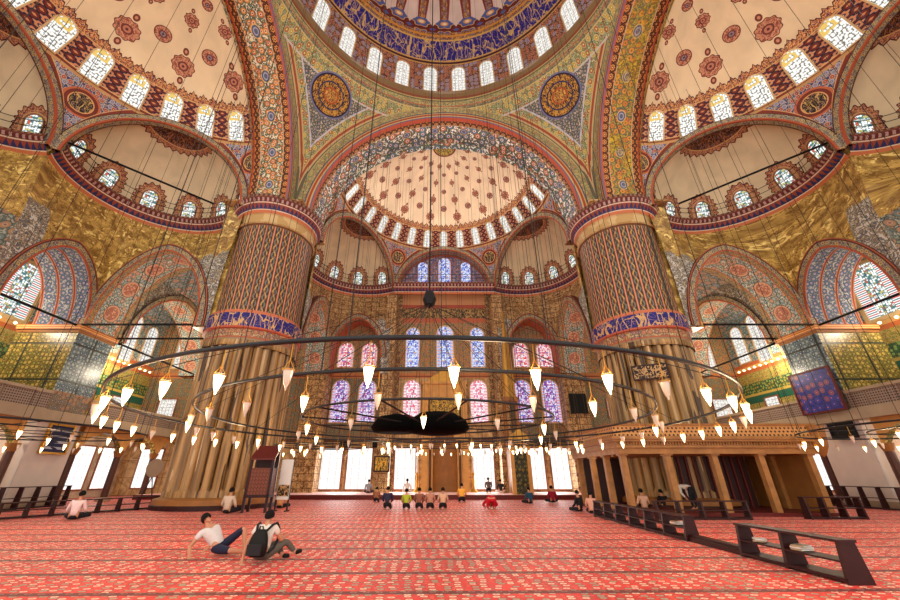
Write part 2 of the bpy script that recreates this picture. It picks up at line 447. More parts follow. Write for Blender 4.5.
def m_farwall():
    M = Mat('qibla_wall_decoration', .6); x, y, z = M.pos()
    n = M.noise(x, z, 1.4, 5, 1.6); n2 = M.noise(x, z, 5, 3, .6)
    marble = M.mix((n*2.4-.7).max(0).min(1), (144,108,70), (220,182,124))
    br = floral(M, x, z, .30, (158,118,80), (104,116,104), (190,124,80), (196,160,104), (72,48,36))
    br2 = floral(M, x, z, .36, (116,110,84), (80,104,102), (150,84,56), (160,140,96), (200,160,100))
    ax = x.abs()
    pan = ((x/1.1).fract() < .03).max((z/1.35).fract() < .025)
    low = M.layers(marble, (pan, (110,70,40)))
    pil = (ax.band(4.3, 5.0)).max(ax.band(12.2,12.9))
    c = M.layers(br, (z < 10.0, br2), ((z < 10.0)*(ax < 4.6), low), (z < 4.2, low), (z.band(9.9,10.4), (190,120,70)), (z.band(10.05,10.15), (120,50,40)),
                 (z.band(15.6,16.1), (184,100,70)), (z.band(16.1,17.2), script(M, x, z, .5, (50,42,34), (176,140,84))), (z.band(17.2,17.6), (170,80,60)), (z > 17.6, (196,140,96)),
                 (z.band(4.2,4.5), (90,56,34)))
    c = M.layers(c, (pil, floral(M, x, z, .3, (84,72,52), (196,160,100), (120,60,44), (190,150,96), (60,80,96))))
    return M.out(c)
def m_sidewall():
    M = Mat('aisle_wall_decoration', .5, 0, .4); x, y, z = M.pos(); h = x+y
    up = floral(M, h, z, .42, (184,206,200), (110,150,160), (214,170,136), (100,130,140), (190,90,60))
    tl = floral(M, h, z, .30, (190,164,70), (120,140,70), (150,120,50), (222,200,120), (80,110,90))
    gr = floral(M, h, z, .26, (60,120,72), (150,190,110), (190,170,70), (30,80,60), (220,210,130))
    n = M.noise(h, z, .8, 5, 1.5)
    mb = M.mix((n*2.2-.6).max(0).min(1), (170,150,120), (234,222,198))
    fr = ((h/1.7).fract()) < .04
    c = M.layers(up, (z < 10.9, (206,110,60)), (z < 10.6, (232,180,110)), (z < 10.3, (206,110,60)), (z < 10.0, tl), (z < 9.1, gr), (z < 8.2, (214,184,90)), (z < 8.0, (40,104,84)), (z < 7.4, tl), ((z < 7.4)*fr, (90,90,50)), (z < 4.4, mb))
    return M.out(c)
def m_vault():
    M = Mat('aisle_vault', .8); x, y, z = M.pos()
    fl = floral(M, x, y, .6, (176,180,176), (120,140,150), (190,140,110), (110,130,130), (170,90,60))
    return M.out(fl)
def m_carpet():
    M = Mat('red_prayer_carpet', .6, 0, .25); x, y, z = M.pos()
    xx = x+y*.03; yy = y-x*.02
    P = 1.22
    b = (yy/P).fract()
    # flowers inside each row, running in small clumps
    d, r1, r2 = M.voro(xx*.9+(yy/P).floor()*.07, yy*1.45, 5.2, .5)
    d2, q1, q2 = M.voro(xx+.3, yy*2.1, 9, .9)
    n = M.noise(xx, yy, 1.2, 3)
    red = M.mix((n*2.4-.7).max(0).min(1), (196,14,10), (236,44,26))
    c = M.layers(red, ((d2 < .27)*(q1 > .5), (226,96,70)), ((d2 < .18)*(q1 < .3), (90,110,100)), (d < .33, (120,16,14)), (d < .27, (250,206,180)), ((d < .27)*(r1 > .6), (150,166,140)), (d < .10, (206,60,40)))
    bd, p1, p2 = M.voro(xx*1.0, yy*1.4, 5, .1)
    bord = M.layers((104,12,14), (bd < .26, (150,104,84)), (bd < .13, (90,24,34)))
    c = M.layers(c, (b < .10, bord), (b.band(.10,.115), (96,6,8)), (b > .985, (96,6,8)))
    M.bump(d2, .25, .01); M.b.inputs['Sheen Weight'].default_value = .07; M.b.inputs['Sheen Roughness'].default_value = .45
    return M.out(c)
def m_window(kind):
    """daylit leaded glass; u,v in metres of the pane"""
    M = Mat(kind+'_glass', .3); u, v = M.uv()
    if kind == 'clear':
        g = ((u/.30).fract()-.5).abs().max(((v/.30).fract()-.5).abs())
        n = M.noise(u, v, 6, 1, .5)
        c = M.layers((255,252,246), ((n-.5).abs() < .04, (190,180,168)), (g > .45, (150,140,130)))
        return M.out(c, .98)
    if kind == 'amber':
        d, r1, r2 = M.voro(u, v, 7, .6)
        c = M.layers((255,255,250), ((d > .50), (120,110,96)), ((v > 1.35)*(r1 > .4), (236,196,96)), (((u.abs() > .48)), (232,226,196)))
        return M.out(c, .95)
    if kind == 'low':      # big ground level windows: burnt out panes with reddish bars
        g = ((u/.62).fract()-.5).abs() > .475; h = ((v/.8).fract()-.5).abs() > .483
        return M.out(M.layers((255,253,250), (h, (226,180,160)), (g, (206,100,76))), 1.15)
    pal = {'red': ((250,240,240), (212,40,64), (230,120,140), (120,120,200)),
           'violet': ((236,226,246), (120,52,150), (212,84,120), (110,130,220)),
           'blue': ((226,236,255), (70,90,190), (130,150,230), (230,180,110)),
           'pink': ((255,250,252), (226,120,150), (250,214,226), (222,80,90)),
           'crest': ((255,255,252), (70,120,120), (206,90,60), (206,190,110))}[kind]
    d, r1, r2 = M.voro(u, v, 7.2, .35)
    au = u.abs()
    c = M.layers(pal[0], (r1 > .66, pal[2]), (r1 > .84, pal[1]), ((r2 > .86), pal[3]), (d > .50, pal[1]), (((v/.42).fract()) < .08, pal[1]))
    edge = au > .52
    ed = M.layers(pal[0], (((v/.14).fract() > .5), pal[1]), (((v/.28).fract() > .75), (206,60,60)))
    c = M.layers(c, (edge, ed))
    return M.out(c, 1.0)
MT = {}
MT['marble'] = m_marble(); MT['masonry'] = m_brownstone(); MT['semi'] = m_semi(); MT['semi_far'] = m_semi(True)
MT['exedra'] = m_exedra(); MT['dome'] = m_dome(); MT['drum'] = m_drumring(); MT['pend'] = m_pendentive()
MT['soffit'] = m_soffit(); MT['soffit_gold'] = m_soffit(True); MT['soffit_far'] = m_soffit(False, True); MT['ringface'] = m_ringface(); MT['pier'] = m_pier(); MT['flute'] = m_flute()
MT['cornice'] = m_cornice(); MT['roundel'] = m_roundel_soffit(); MT['bluesof'] = m_blue_soffit(); MT['spandrel'] = m_spandrel(); MT['archring'] = m_archring()
MT['tile_gold'] = m_tile((176,150,60), (214,190,100), (120,130,60), (96,84,44), 'gold_green_tiles')
MT['tile_blue'] = m_tile((124,152,160), (60,92,120), (150,170,170), (70,96,110), 'blue_tiles')
MT['farwall'] = m_farwall(); MT['sidewall'] = m_sidewall(); MT['vault'] = m_vault(); MT['carpet'] = m_carpet()
for k in ('clear', 'amber', 'low', 'red', 'violet', 'blue', 'pink', 'crest'): MT['w_'+k] = m_window(k)
MT['iron'] = plain('black_iron', (20,18,20), .5, .3)
MT['ring_iron'] = plain('bronzed_iron', (44,46,48), .42, .5)
MT['wire'] = plain('dark_cable', (46,38,32), .7)
MT['brass'] = plain('brass', (206,150,60), .35, .8)
MT['gold'] = plain('gold_leaf', (200,148,60), .4, .3, .3, 4)
MT['wood'] = plain('dark_wood', (48,16,17), .45, 0, .35, 5)
MT['wood_red'] = plain('red_wood', (96,30,26), .5, 0, .3, 5)
MT['white_marble'] = plain('pale_marble', (214,200,188), .4, 0, .15, 1.2)
MT['grey_marble'] = plain('grey_marble', (170,150,124), .5, 0, .25, 1.5)
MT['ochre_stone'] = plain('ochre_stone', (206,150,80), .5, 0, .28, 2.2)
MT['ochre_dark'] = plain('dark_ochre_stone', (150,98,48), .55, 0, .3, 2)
MT['rim'] = plain('window_rim', (150,96,66), .6, 0, .25, 4)
MT['rim_pale'] = plain('pale_window_rim', (214,180,130), .6, 0, .15, 4)
MT['black'] = plain('black_panel', (9,8,9), .7)
MT['soot'] = plain('sooty_black', (3,3,3), .85)
MT['soot'].node_tree.nodes['Principled BSDF'].inputs['Specular IOR Level'].default_value = .05
MT['white'] = plain('white_paint', (232,228,222), .5, 0, .05)
# ------------------------------------------------------------------ building shell
ZS = 19.4                                   # springing height of the great arches
TF = {'far': lambda p: (p[0], p[1], p[2]), 'left': lambda p: (-p[1], p[0], p[2]), 'right': lambda p: (p[1], p[0], p[2])}
SIDE_WORD = {'far': 'far', 'left': 'left-hand', 'right': 'right-hand'}
# --- windows
_wcache = {}; _wn = [0]
def arch_outline(w, h, flat=False, point=.0, n=10):
    if flat: return [(-w/2,-h/2),(w/2,-h/2),(w/2,h/2),(-w/2,h/2)]
    r = w/2; zc = h/2-r*(1+point); out = [(-r,-h/2),(r,-h/2)]
    for i in range(n+1):
        a = PI*i/n; out.append((r*math.cos(a), zc+r*(1+point)*math.sin(a)))
    return out
def win_mesh(w, h, kind, flat, rim, rw):
    key = (w, h, kind, flat, rim, rw)
    if key in _wcache: return _wcache[key]
    A = arch_outline(w, h, flat); B = arch_outline(w+2*rw, h+2*rw, flat); n = len(A)
    fr = MB(); vs = []
    for y in (-.07, .0): vs += [(x, y, z) for x, z in A]+[(x, y, z) for x, z in B]
    fs = []
    for i in range(n):
        j = (i+1) % n
        fs += [(i, j, n+j, n+i), (n+i, n+j, 3*n+j, 3*n+i), (i, j, 2*n+j, 2*n+i)]
    fr.add(vs, fs)
    pn = MB(); pn.add([(x, -.015, z) for x, z in A], [tuple(range(n))], [(x, z+h/2) for x, z in A])
    _wcache[key] = (fr, pn, {})
    return _wcache[key]
def window(M, w, h, kind, label, flat=False, rim='rim', rw=.1):
    fr, pn, data = win_mesh(w, h, kind, flat, rim, rw)
    _wn[0] += 1; nm = 'window_%d' % _wn[0]
    if not data:
        o = fr.build(nm, MT[rim]); p = pn.build('pane', MT['w_'+kind], o); data['o'] = o.data; data['p'] = p.data
    else:
        o = bpy.data.objects.new(nm, data['o']); C.objects.link(o)
        p = bpy.data.objects.new('pane', data['p']); C.objects.link(p); p.parent = o
    o.matrix_world = M; struct(o, label, 'window')
    return o
def frame_m(pos, out, up):
    out = Vector(out).normalized(); up = Vector(up); up = (up-out*up.dot(out)).normalized(); x = out.cross(up)
    m = Matrix((x, out, up)).transposed().to_4x4(); m.translation = Vector(pos); return m
def sph_win(T, c, R, az, v, w, h, kind, label, off=.10, **k):
    d = Vector((math.cos(rad(v))*math.cos(rad(az)), math.cos(rad(v))*math.sin(rad(az)), math.sin(rad(v))))
    u = Vector((-math.sin(rad(v))*math.cos(rad(az)), -math.sin(rad(v))*math.sin(rad(az)), math.cos(rad(v))))
    p = Vector(c)+d*(R-off)
    t0 = Vector(T((0,0,0))); P = Vector(T(p)); D = Vector(T(p+d))-P; U = Vector(T(p+u))-P
    return window(frame_m(P, D, U), w, h, kind, label, **k)
def ordinal(i): return ['first','second','third','fourth','fifth','sixth','seventh','eighth','ninth','tenth','eleventh','twelfth','thirteenth','fourteenth','fifteenth','sixteenth','seventeenth','eighteenth','nineteenth','twentieth'][i]
# --- main dome
def sphere_grid(mb, c, R, a0, a1, v0, v1, na, nv, uoff=0):
    mb.grid(lambda u, v: (c[0]+R*math.cos(rad(v))*math.cos(rad(u)), c[1]+R*math.cos(rad(v))*math.sin(rad(u)), c[2]+R*math.sin(rad(v))),
            lsp(a0, a1, na), lsp(v0, v1, nv), 0, lambda u, v: (u+uoff, v))
mb = MB(); sphere_grid(mb, (0,0,33.0), 11.9, 0, 360, 0, 90, 168, 48)
struct(mb.build('ceiling_dome', MT['dome'], smooth=True), 'great central dome painted with a blue script band above a ring of windows', 'dome')
mb = MB(); mb.lathe([(11.72,30.62),(11.5,30.9),(11.5,31.25),(11.75,31.45),(11.9,31.6),(11.9,32.6),(11.62,32.8),(11.62,33.1),(11.9,33.2)], 168, ku=11.6)
struct(mb.build('trim_drum', MT['drum']), 'round moulded band between the pendentives and the windows of the main dome', 'moulding')
for k in range(28):
    az = (k+.5)*360/28; i = 13-k
    if 0 <= i <= 13: lb = '%s window from the left in the far half of the main dome ring' % ordinal(i)
    else: lb = '%s window from the left in the near half of the main dome ring' % ordinal(k-14)
    sph_win(TF['far'], (0,0,33.0), 11.9, az, 8.8, 1.16, 2.75, 'clear', lb, rim='rim_pale', rw=.09)
# --- pendentives
for sx, wd in ((1, 'right'), (-1, 'left')):
    mb = MB(); R = 11.5*math.sqrt(2)
    def lim(az):
        c = math.cos(rad(az)) if az <= 45 else math.sin(rad(az)); return math.degrees(math.acos(min(1, .70711/c)))
    A = lsp(0, 90, 60); T01 = lsp(0, 1, 30)
    def fn(a, t):
        v = lim(a)+(43.9-lim(a))*t
        return (sx*R*math.cos(rad(v))*math.cos(rad(a)), R*math.cos(rad(v))*math.sin(rad(a)), ZS+R*math.sin(rad(v)))
    mb.grid(fn, A, T01, 0, lambda a, t: (a, lim(a)+(43.9-lim(a))*t))
    struct(mb.build('ceiling_pendentive', MT['pend'], smooth=True), 'curved triangular pendentive with a round painted medallion, on the far %s' % wd, 'pendentive')
# --- one side = great arch + semi dome + exedrae + ledge + lower walls (canonical: outward is +y)
def half_annulus(mb, r0, r1, y, zc=ZS, n=96, depth=0, m=0, x0=0, a0=0, a1=180):
    for i in range(n):
        a, b = rad(a0+(a1-a0)*i/n), rad(a0+(a1-a0)*(i+1)/n)
        q = lambda r, t, yy: (x0+r*math.cos(t), yy, zc+r*math.sin(t))
        mb.add([q(r0,a,y), q(r0,b,y), q(r1,b,y), q(r1,a,y)], [(0,1,2,3)], [(r1*a,0),(r1*b,0),(r1*b,r1-r0),(r1*a,r1-r0)], m)
        if depth: mb.add([q(r0,a,y), q(r0,b,y), q(r0,b,y+depth), q(r0,a,y+depth)], [(0,1,2,3)], [(r0*a,0),(r0*b,0),(r0*b,depth),(r0*a,depth)], m)
PROF = [(0,17.75),(.12,17.95),(.16,18.1),(.34,18.3),(.55,18.65),(.6,18.8),(.72,18.95),(.72,19.4),(-.3,19.42)]
PROF = [(o*.8, 19.4-(19.4-z)*.68) for o, z in PROF]
def ledge_path(mb, pts, inw):
    S = [0]
    for i in range(1, len(pts)): S.append(S[-1]+math.dist(pts[i], pts[i-1]))
    L = [0]
    for i in range(1, len(PROF)): L.append(L[-1]+math.dist(PROF[i], PROF[i-1]))
    def fn(i, j):
        p, d = pts[int(i)], inw[int(i)]; o, z = PROF[int(j)]
        return (p[0]+d[0]*o, p[1]+d[1]*o, z)
    mb.grid(fn, list(range(len(pts))), list(range(len(PROF))), 0, lambda i, j: (S[int(i)], L[int(j)]*1.0 if j < 8 else 1.9))
def smooth(x): x = max(0, min(1, x)); return x*x*(3-2*x)
ZD = 18.75; CY = 14.3; RS = 10.3; CH = RS*math.cos(rad(30))
def ex_centre(ad): return (CH*math.cos(rad(ad)), CY+CH*math.sin(rad(ad)))
def arcpts(ad, a0, a1, n, r=5.15):
    c = ex_centre(ad); P = []; I = []
    for i in range(n+1):
        a = rad(ad+a0+(a1-a0)*i/n); P.append((c[0]+r*math.cos(a), c[1]+r*math.sin(a))); I.append((-math.cos(a), -math.sin(a)))
    return P, I
def prof(x):  # pointed arch profile
    x = min(1, abs(x)); return math.sqrt(max(0, 1-x**2.0))*(.90)+.10*(1-x)
CORN = 10.7
def blend_wall(mb, sx, z1, r1, h1):
    """curved wall under the exedra that turns into two flat arched openings meeting at a corner"""
    P, _ = arcpts(30, -90, 90, 60); E = [(x, y) for x, y in P]
    n0, n1 = 14.9, 22.6
    def B(t):
        if t <= .6: return (CORN, n0+(n1-n0)*t/.6)
        return (CORN+(5.15-CORN)*(t-.6)/.4, n1)
    def zl(t):
        b = B(t)
        if t <= .6:
            x = (b[1]-18.95)/3.35
            return 9.9 if abs(x) >= 1 else 9.9+5.4*prof(x)
        x = (b[0]-8.3)/h1
        return 9.9 if abs(x) >= 1 else z1+r1*prof(x)
    ts = sorted(set(lsp(0, 1, 120))); W = []
    for t in ts:
        k = t*60; i = min(59, int(k)); f = k-i
        top = (E[i][0]*(1-f)+E[i+1][0]*f, E[i][1]*(1-f)+E[i+1][1]*f); b = B(t); z0 = zl(t); col = []
        for j in range(25):
            z = z0+(19.2-z0)*j/24; w = smooth((z-13.2)/5.2)
            col.append((sx*(b[0]*(1-w)+top[0]*w), b[1]*(1-w)+top[1]*w, z))
        W.append(col)
    for i in range(len(W)-1):
        for j in range(24):
            q = [W[i][j], W[i+1][j], W[i+1][j+1], W[i][j+1]]; zc = sum(p[2] for p in q)/4
            t = (ts[i]+ts[i+1])/2
            sp = zc < 15.4 and (t < .17 or .9 < t)
            mb.add(q, [(0,1,2,3)], None, 1 if sp else 0)
def arch_band(mb, axis, c, hw, z0, rise, front, depth, sx, m_s, m_f, rw=.55, n=48, rf=.12):
    """soffit + front ring. axis 'n': opening runs along y at x=front ; axis 't': opening along x at y=front"""
    def pt(q, z, d):
        return (sx*(front+d), q, z) if axis == 'n' else (sx*q, front+d, z)
    S = 0; prev = None
    for i in range(n+1):
        a = PI*i/n; x = -math.cos(a); q = c+hw*x; z = z0+rise*prof(x)
        xo = -math.cos(a); qo = c+(hw+rw)*xo; zo = z0+(rise+rw*1.05)*prof(xo)
        cur = (q, z, qo, zo)
        if prev:
            L = math.hypot(q-prev[0], z-prev[1])
            mb.add([pt(prev[0],prev[1],-rf), pt(q,z,-rf), pt(q,z,depth), pt(prev[0],prev[1],depth)], [(0,1,2,3)], [(S,0),(S+L,0),(S+L,depth+rf),(S,depth+rf)], m_s)
            mb.add([pt(prev[0],prev[1],-rf), pt(q,z,-rf), pt(qo,zo,-rf), pt(prev[2],prev[3],-rf)], [(0,1,2,3)], [(S,0),(S+L,0),(S+L,rw),(S,rw)], m_f)
            mb.add([pt(prev[2],prev[3],-rf), pt(qo,zo,-rf), pt(qo,zo,.3), pt(prev[2],prev[3],.3)], [(0,1,2,3)], [(S,.5),(S+L,.5),(S+L,.5),(S,.5)], m_f)
            S += L
        prev = cur
def build_side(side):
    T = TF[side]; sw = SIDE_WORD[side]; far = side == 'far'
    sides = ((1, 'right'), (-1, 'left')) if far else ((1, 'far'),)
    # great arch
    mb = MB(); half_annulus(mb, 10.2, 11.5, 11.5)
    half_annulus(mb, 10.15, 10.2, 11.42, depth=.08)
    a = mb.build('ceiling_arch', MT['ringface'], T=T)
    struct(a, 'great round arch on the %s side carrying the main dome' % sw, 'arch')
    s = MB(); half_annulus(s, 10.2, 10.22, 14.32, depth=0)
    for i in range(96):
        p, q = rad(180*i/96), rad(180*(i+1)/96); f = lambda t, y: (10.2*math.cos(t), y, ZS+10.2*math.sin(t))
        s.add([f(p,11.5), f(q,11.5), f(q,14.32), f(p,14.32)], [(0,1,2,3)], [(10.2*p,0),(10.2*q,0),(10.2*q,2.8),(10.2*p,2.8)])
    for i in range(96):   # brown border closing the step down to the half dome
        p, q = rad(180*i/96), rad(180*(i+1)/96)
        g0 = lambda t: (10.22*math.cos(t), 14.3, ZS+10.22*math.sin(t)); g1 = lambda t: (10.3*math.cos(t)*.985, 14.3, ZD+10.3*math.sin(t)*.985)
        s.add([g0(p), g0(q), g1(q), g1(p)], [(0,1,2,3)], [(10*p,2.5),(10*q,2.5),(10*q,2.0),(10*p,2.0)])
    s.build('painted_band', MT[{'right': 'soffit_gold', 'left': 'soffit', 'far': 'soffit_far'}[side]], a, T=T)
    # semi dome
    mb = MB()
    for seg in range(3):
        def lm(a):
            d = abs(a-(30+60*seg)); return math.degrees(math.acos(min(1, math.cos(rad(30))/math.cos(rad(d)))))
        R = RS; fn = lambda a, t: (R*math.cos(rad(lm(a)+(90-lm(a))*t))*math.cos(rad(a)), CY+R*math.cos(rad(lm(a)+(90-lm(a))*t))*math.sin(rad(a)), ZD+R*math.sin(rad(lm(a)+(90-lm(a))*t)))
        mb.grid(fn, lsp(60*seg, 60*seg+60, 40), lsp(0, 1, 60), 0, lambda a, t: (a, lm(a)+(90-lm(a))*t))
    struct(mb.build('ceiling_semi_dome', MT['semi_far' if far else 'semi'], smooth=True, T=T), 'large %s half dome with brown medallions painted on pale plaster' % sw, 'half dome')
    NW = 15 if far else 13
    for k in range(NW):
        az = (k+.5)*180/NW
        if far: lb = '%s window from the left in the far half dome' % ordinal(14-k)
        else: lb = '%s window from the far end in the %s half dome' % (ordinal(k), sw)
        sph_win(T, (0,CY,ZD), RS, az, 34.8, .70 if far else .98, 1.75 if far else 2.0, 'clear' if far else 'amber', lb, off=.12, rim='rim_pale', rw=.08)
    # chord arches + exedrae
    for ad in ((30,90,150) if far else (30,90)):
        c = ex_centre(ad); d = (math.cos(rad(ad)), math.sin(rad(ad))); e = (d[1], -d[0])
        def rot(p, c=c, d=d, e=e):       # local x along chord, local y outward
            return T((c[0]+e[0]*p[0]+d[0]*p[1], c[1]+e[1]*p[0]+d[1]*p[1], p[2]))
        if far: word = {30: 'right corner of the far', 90: 'middle of the far', 150: 'left corner of the far'}[ad]
        else: word = {30: 'far corner of the '+sw, 90: 'middle of the '+sw}[ad]
        mb = MB(); half_annulus(mb, 4.72, 5.2, -.22, zc=ZD, depth=.5, n=48)
        for i in range(48):
            p, q = rad(180*i/48), rad(180*(i+1)/48); f = lambda t, y: (5.2*math.cos(t), y, ZD+5.2*math.sin(t))
            mb.add([f(p,-.22), f(q,-.22), f(q,.3), f(p,.3)], [(0,1,2,3)], [(5*p,.5),(5*q,.5),(5*q,.5),(5*p,.5)])
        struct(mb.build('trim_arch', MT['archring'], T=rot), 'ringed arch edge in the %s half dome' % word, 'arch')
        if far and ad == 90:
            mb = MB(); mb.add([(-5.1,1.1,18.9),(5.1,1.1,18.9),(5.1,1.1,24.6),(-5.1,1.1,24.6)], [(0,1,2,3)])
            half_annulus(mb, 4.72, 4.75, .2, zc=ZD, depth=1.0, n=48, m=1)
            struct(mb.build('wall_tympanum', [MT['tymp'], MT['archring']], T=rot), 'flat arched wall with three windows under the far half dome', 'wall')
            for x, w, h, wd in ((-2.25, 1.05, 3.2, 'left'), (.1, 1.35, 3.75, 'middle'), (2.4, 1.05, 3.2, 'right')):
                window(frame_m((x, CY+CH+1.08, 19.5+h/2), (0,1,0), (0,0,1)), w, h, 'blue', '%s of three tall windows in the arch above the far ledge' % wd, rim='rim', rw=.1)
            continue
        mb = MB(); c3 = (0,0,ZS)
        mb.grid(lambda u, v: (5.15*math.cos(rad(v))*math.cos(rad(u)), 5.15*math.cos(rad(v))*math.sin(rad(u)), ZD+5.15*math.sin(rad(v))),
                lsp(0, 180, 60), lsp(0, 90, 30))
        struct(mb.build('ceiling_exedra', MT['exedra'], smooth=True, T=rot), 'small half dome in the %s half dome, dark half medallion at its crown' % word, 'half dome')
        for k in range(6):
            sph_win(rot, (0,0,ZD), 5.15, (k+.5)*30, 15.5, .86, 1.6, 'crest', '%s small window from the right in the %s half dome' % (ordinal(k), word), off=.06, rim='rim', rw=.08)
    # ledge with its cornice
    mb = MB()
    if far:
        P1, I1 = arcpts(30, -84, 90, 48); P2, I2 = arcpts(150, -90, 84, 48)
        ledge_path(mb, P1, I1); ledge_path(mb, P2, I2)
        ledge_path(mb, [(-5.15,CY+CH),(5.15,CY+CH)], [(0,-1),(0,-1)])
    else:
        P1, I1 = arcpts(30, -84, 90, 48); P0, I0 = arcpts(90, -90, 90, 48)
        ledge_path(mb, P1, I1); ledge_path(mb, P0, I0)
    struct(mb.build('trim_ledge', MT['cornice'], T=T), 'toothed red and blue ledge under the %s half dome' % sw, 'ledge')
    # railing on the ledge
    rl = tag(empty('iron_railing'), 'thin black iron railing along the %s ledge' % sw, 'railing', 'ledge railings')
    pathpts = []
    if far: pathpts = [(p, i) for p, i in zip(P1, I1)]+[(p, i) for p, i in zip(P2, I2)]
    else: pathpts = [(p, i) for p, i in zip(P1, I1)]+[(p, i) for p, i in zip(P0, I0)]
    pp = [(p[0]+i[0]*.6, p[1]+i[1]*.6) for p, i in pathpts]
    for z in (19.85, 20.3):
        m2 = MB(); m2.tube([T((x, y, z)) for x, y in pp], .022, 5); m2.build('rail', MT['iron'], rl)
    for q in range(0, len(pp), 5):
        m2 = MB(); x, y = pp[q]; m2.tube([T((x,y,19.4)), T((x,y,20.35))], .022, 5); m2.build('post', MT['iron'], rl)
    # lower walls
    for sx, wd in sides:
        mb = MB(); blend_wall(mb, sx, *((11.4, 3.9, 2.38) if far else (9.9, 4.0, 2.3)))
        struct(mb.build('wall_curved', [MT['masonry'] if far else MT['marble'], MT['spandrel']], smooth=True, T=T), 'curved stone wall above the arches in the %s corner of the %s side' % (wd, sw), 'wall')
        mb = MB(); arch_band(mb, 'n', 18.95, 3.35, 9.9, 5.4, CORN, 2.6, sx, 0, 1)
        if not far:
            struct(mb.build('trim_arch', [MT['roundel'], MT['archring']], T=T), 'pointed arch between the pier and the %s tiled block, flower roundels inside' % sw, 'arch')
        else: struct(mb.build('trim_arch', [MT['roundel'], MT['archring']], T=T), 'pointed arch edge-on beside the %s far pier, roundels inside' % wd, 'arch')
        mb = MB(); arch_band(mb, 't', 8.3, *((2.38, 11.4, 3.9) if far else (2.3, 9.9, 4.0)), 22.6, 1.8 if far else 3.0, sx, 0, 1)
        if far:
            for q in (8.3-2.38, 8.3+2.38): mb.add([(sx*q,22.6,9.9),(sx*q,24.4,9.9),(sx*q,24.4,11.4),(sx*q,22.6,11.4)], [(0,1,2,3)], None, 0)
        struct(mb.build('trim_arch', [MT['archring'] if far else MT['bluesof'], MT['archring']], T=T), 'pointed arch framing %s' % (('the %s pair of upper windows on the far wall' % wd) if far else 'a big stained window on the %s side' % sw), 'arch')
    if not far:
        # middle bay upper wall (below the middle exedra)
        P, I = arcpts(90, -90, 90, 40); mb = MB()
        def fn(i, j):
            i = int(i); z = 9.9+(19.2-9.9)*j; w = smooth((z-13.2)/5.2); b = (5.15-10.3*i/40, 22.6)
            return (b[0]*(1-w)+P[i][0]*w, b[1]*(1-w)+P[i][1]*w, z)
        mb.grid(fn, list(range(41)), lsp(.42, 1, 20), 0, lambda a, b: (a, b))
        struct(mb.build('wall_curved', MT['marble'], smooth=True, T=T), 'curved stone wall in the middle of the %s side' % sw, 'wall')
        # corner bay arch 3 along the aisle line
        mb = MB(); arch_band(mb, 't', 18.7, 4.6, 9.9, 5.2, 22.6, 2.2, 1, 0, 1, rw=.4)
        for i in range(40):     # wall above it
            x0, x1 = 13.3+i*.2775, 13.3+(i+1)*.2775
            f = lambda x: 9.9+(5.2*prof((x-18.7)/4.6) if abs(x-18.7) < 4.6 else 0)
            for y in (22.6, 24.8): mb.add([(x0,y,f(x0)),(x1,y,f(x1)),(x1,y,16.2),(x0,y,16.2)], [(0,1,2,3)], None, 2)
        struct(mb.build('trim_arch', [MT['roundel'], MT['archring'], MT['spandrel']], T=T), 'inner arch over the %s gallery seen through the tall arch' % sw, 'arch')
        mb = MB()               # back of arch 2
        for i in range(30):
            y0, y1 = 15.0+i*.2533, 15.0+(i+1)*.2533
            f = lambda y: 9.9+(5.4*prof((y-18.95)/3.35) if abs(y-18.95) < 3.35 else 0)
            mb.add([(13.3,y0,f(y0)),(13.3,y1,f(y1)),(13.3,y1,16.2),(13.3,y0,16.2)], [(0,1,2,3)])
        struct(mb.build('wall_arch_back', MT['spandrel'], T=T), 'rear face of the tall arch beside the %s pier' % sw, 'wall')
        # vaults over the aisle and the corner bay
        mb = MB()
        mb.grid(lambda u, v: (u, v, 15.0+1.6*math.sin(PI*(v-22.6)/5.4)), lsp(-6, 24.4, 30), lsp(24.4, 28, 10))
        mb.grid(lambda u, v: (u, v, 15.6+2.2*math.sin(PI*(u-13.3)/11.1)*math.sin(PI*max(0, v-12)/10.6)), lsp(13.3, 24.4, 14), lsp(12, 22.6, 14))
        struct(mb.build('ceiling_aisle', MT['vault'], smooth=True, T=T), 'pale painted vault over the %s aisle' % sw, 'vault')
        # outer wall of the aisle
        mb = MB(); mb.add([(-6,28,0),(24.4,28,0),(24.4,28,17),(-6,28,17)], [(0,1,2,3)])
        struct(mb.build('wall_'+side, MT['sidewall'], T=T), 'tiled outer wall behind the %s gallery' % sw, 'wall')
        # arch blocks (tile clad) of the gallery
        for x0, x1, lw in ((10.7, 13.3, 'under the curved wall corner'), (3.2, 5.8, 'near the middle bay')):
            mb = MB()
            for z0, z1, fr_, nv, o in ((0,.35,1,1,.06), (.35,4.3,0,0,0), (4.3,4.55,1,1,.10), (4.9,6.0,2,2,0), (6.0,9.45,3,4,0), (9.45,9.65,5,5,.06), (9.65,9.95,6,6,.16)):
                b = MB(); b.box(x0-o, x1+o, 22.6-o, 26.4, z0, z1)
                fm = [nv, nv, nv, fr_, 0, 0]; b.fm = fm; mb.add(b.v, b.f, b.uv, 0); mb.fm[-6:] = fm
            o = mb.build('wall_block', [MT['white_marble'], MT['grey_marble'], MT['band'], MT['tile_gold'], MT['tile_blue'], MT['ochre_dark'], MT['cornline']], T=T)
            struct(o, 'tile-clad square block on the %s side, %s' % (sw, lw), 'pier')
        # gallery floor and parapet
        mb = MB(); mb.box(-6, 24.35, 22.5, 28, 4.5, 4.75, 0); mb.box(-6, 24.35, 22.35, 22.6, 4.35, 4.9, 1)
        struct(mb.build('floor_gallery', [MT['ochre_dark'], MT['grey_marble']], T=T), 'stone gallery floor along the %s aisle' % sw, 'floor')
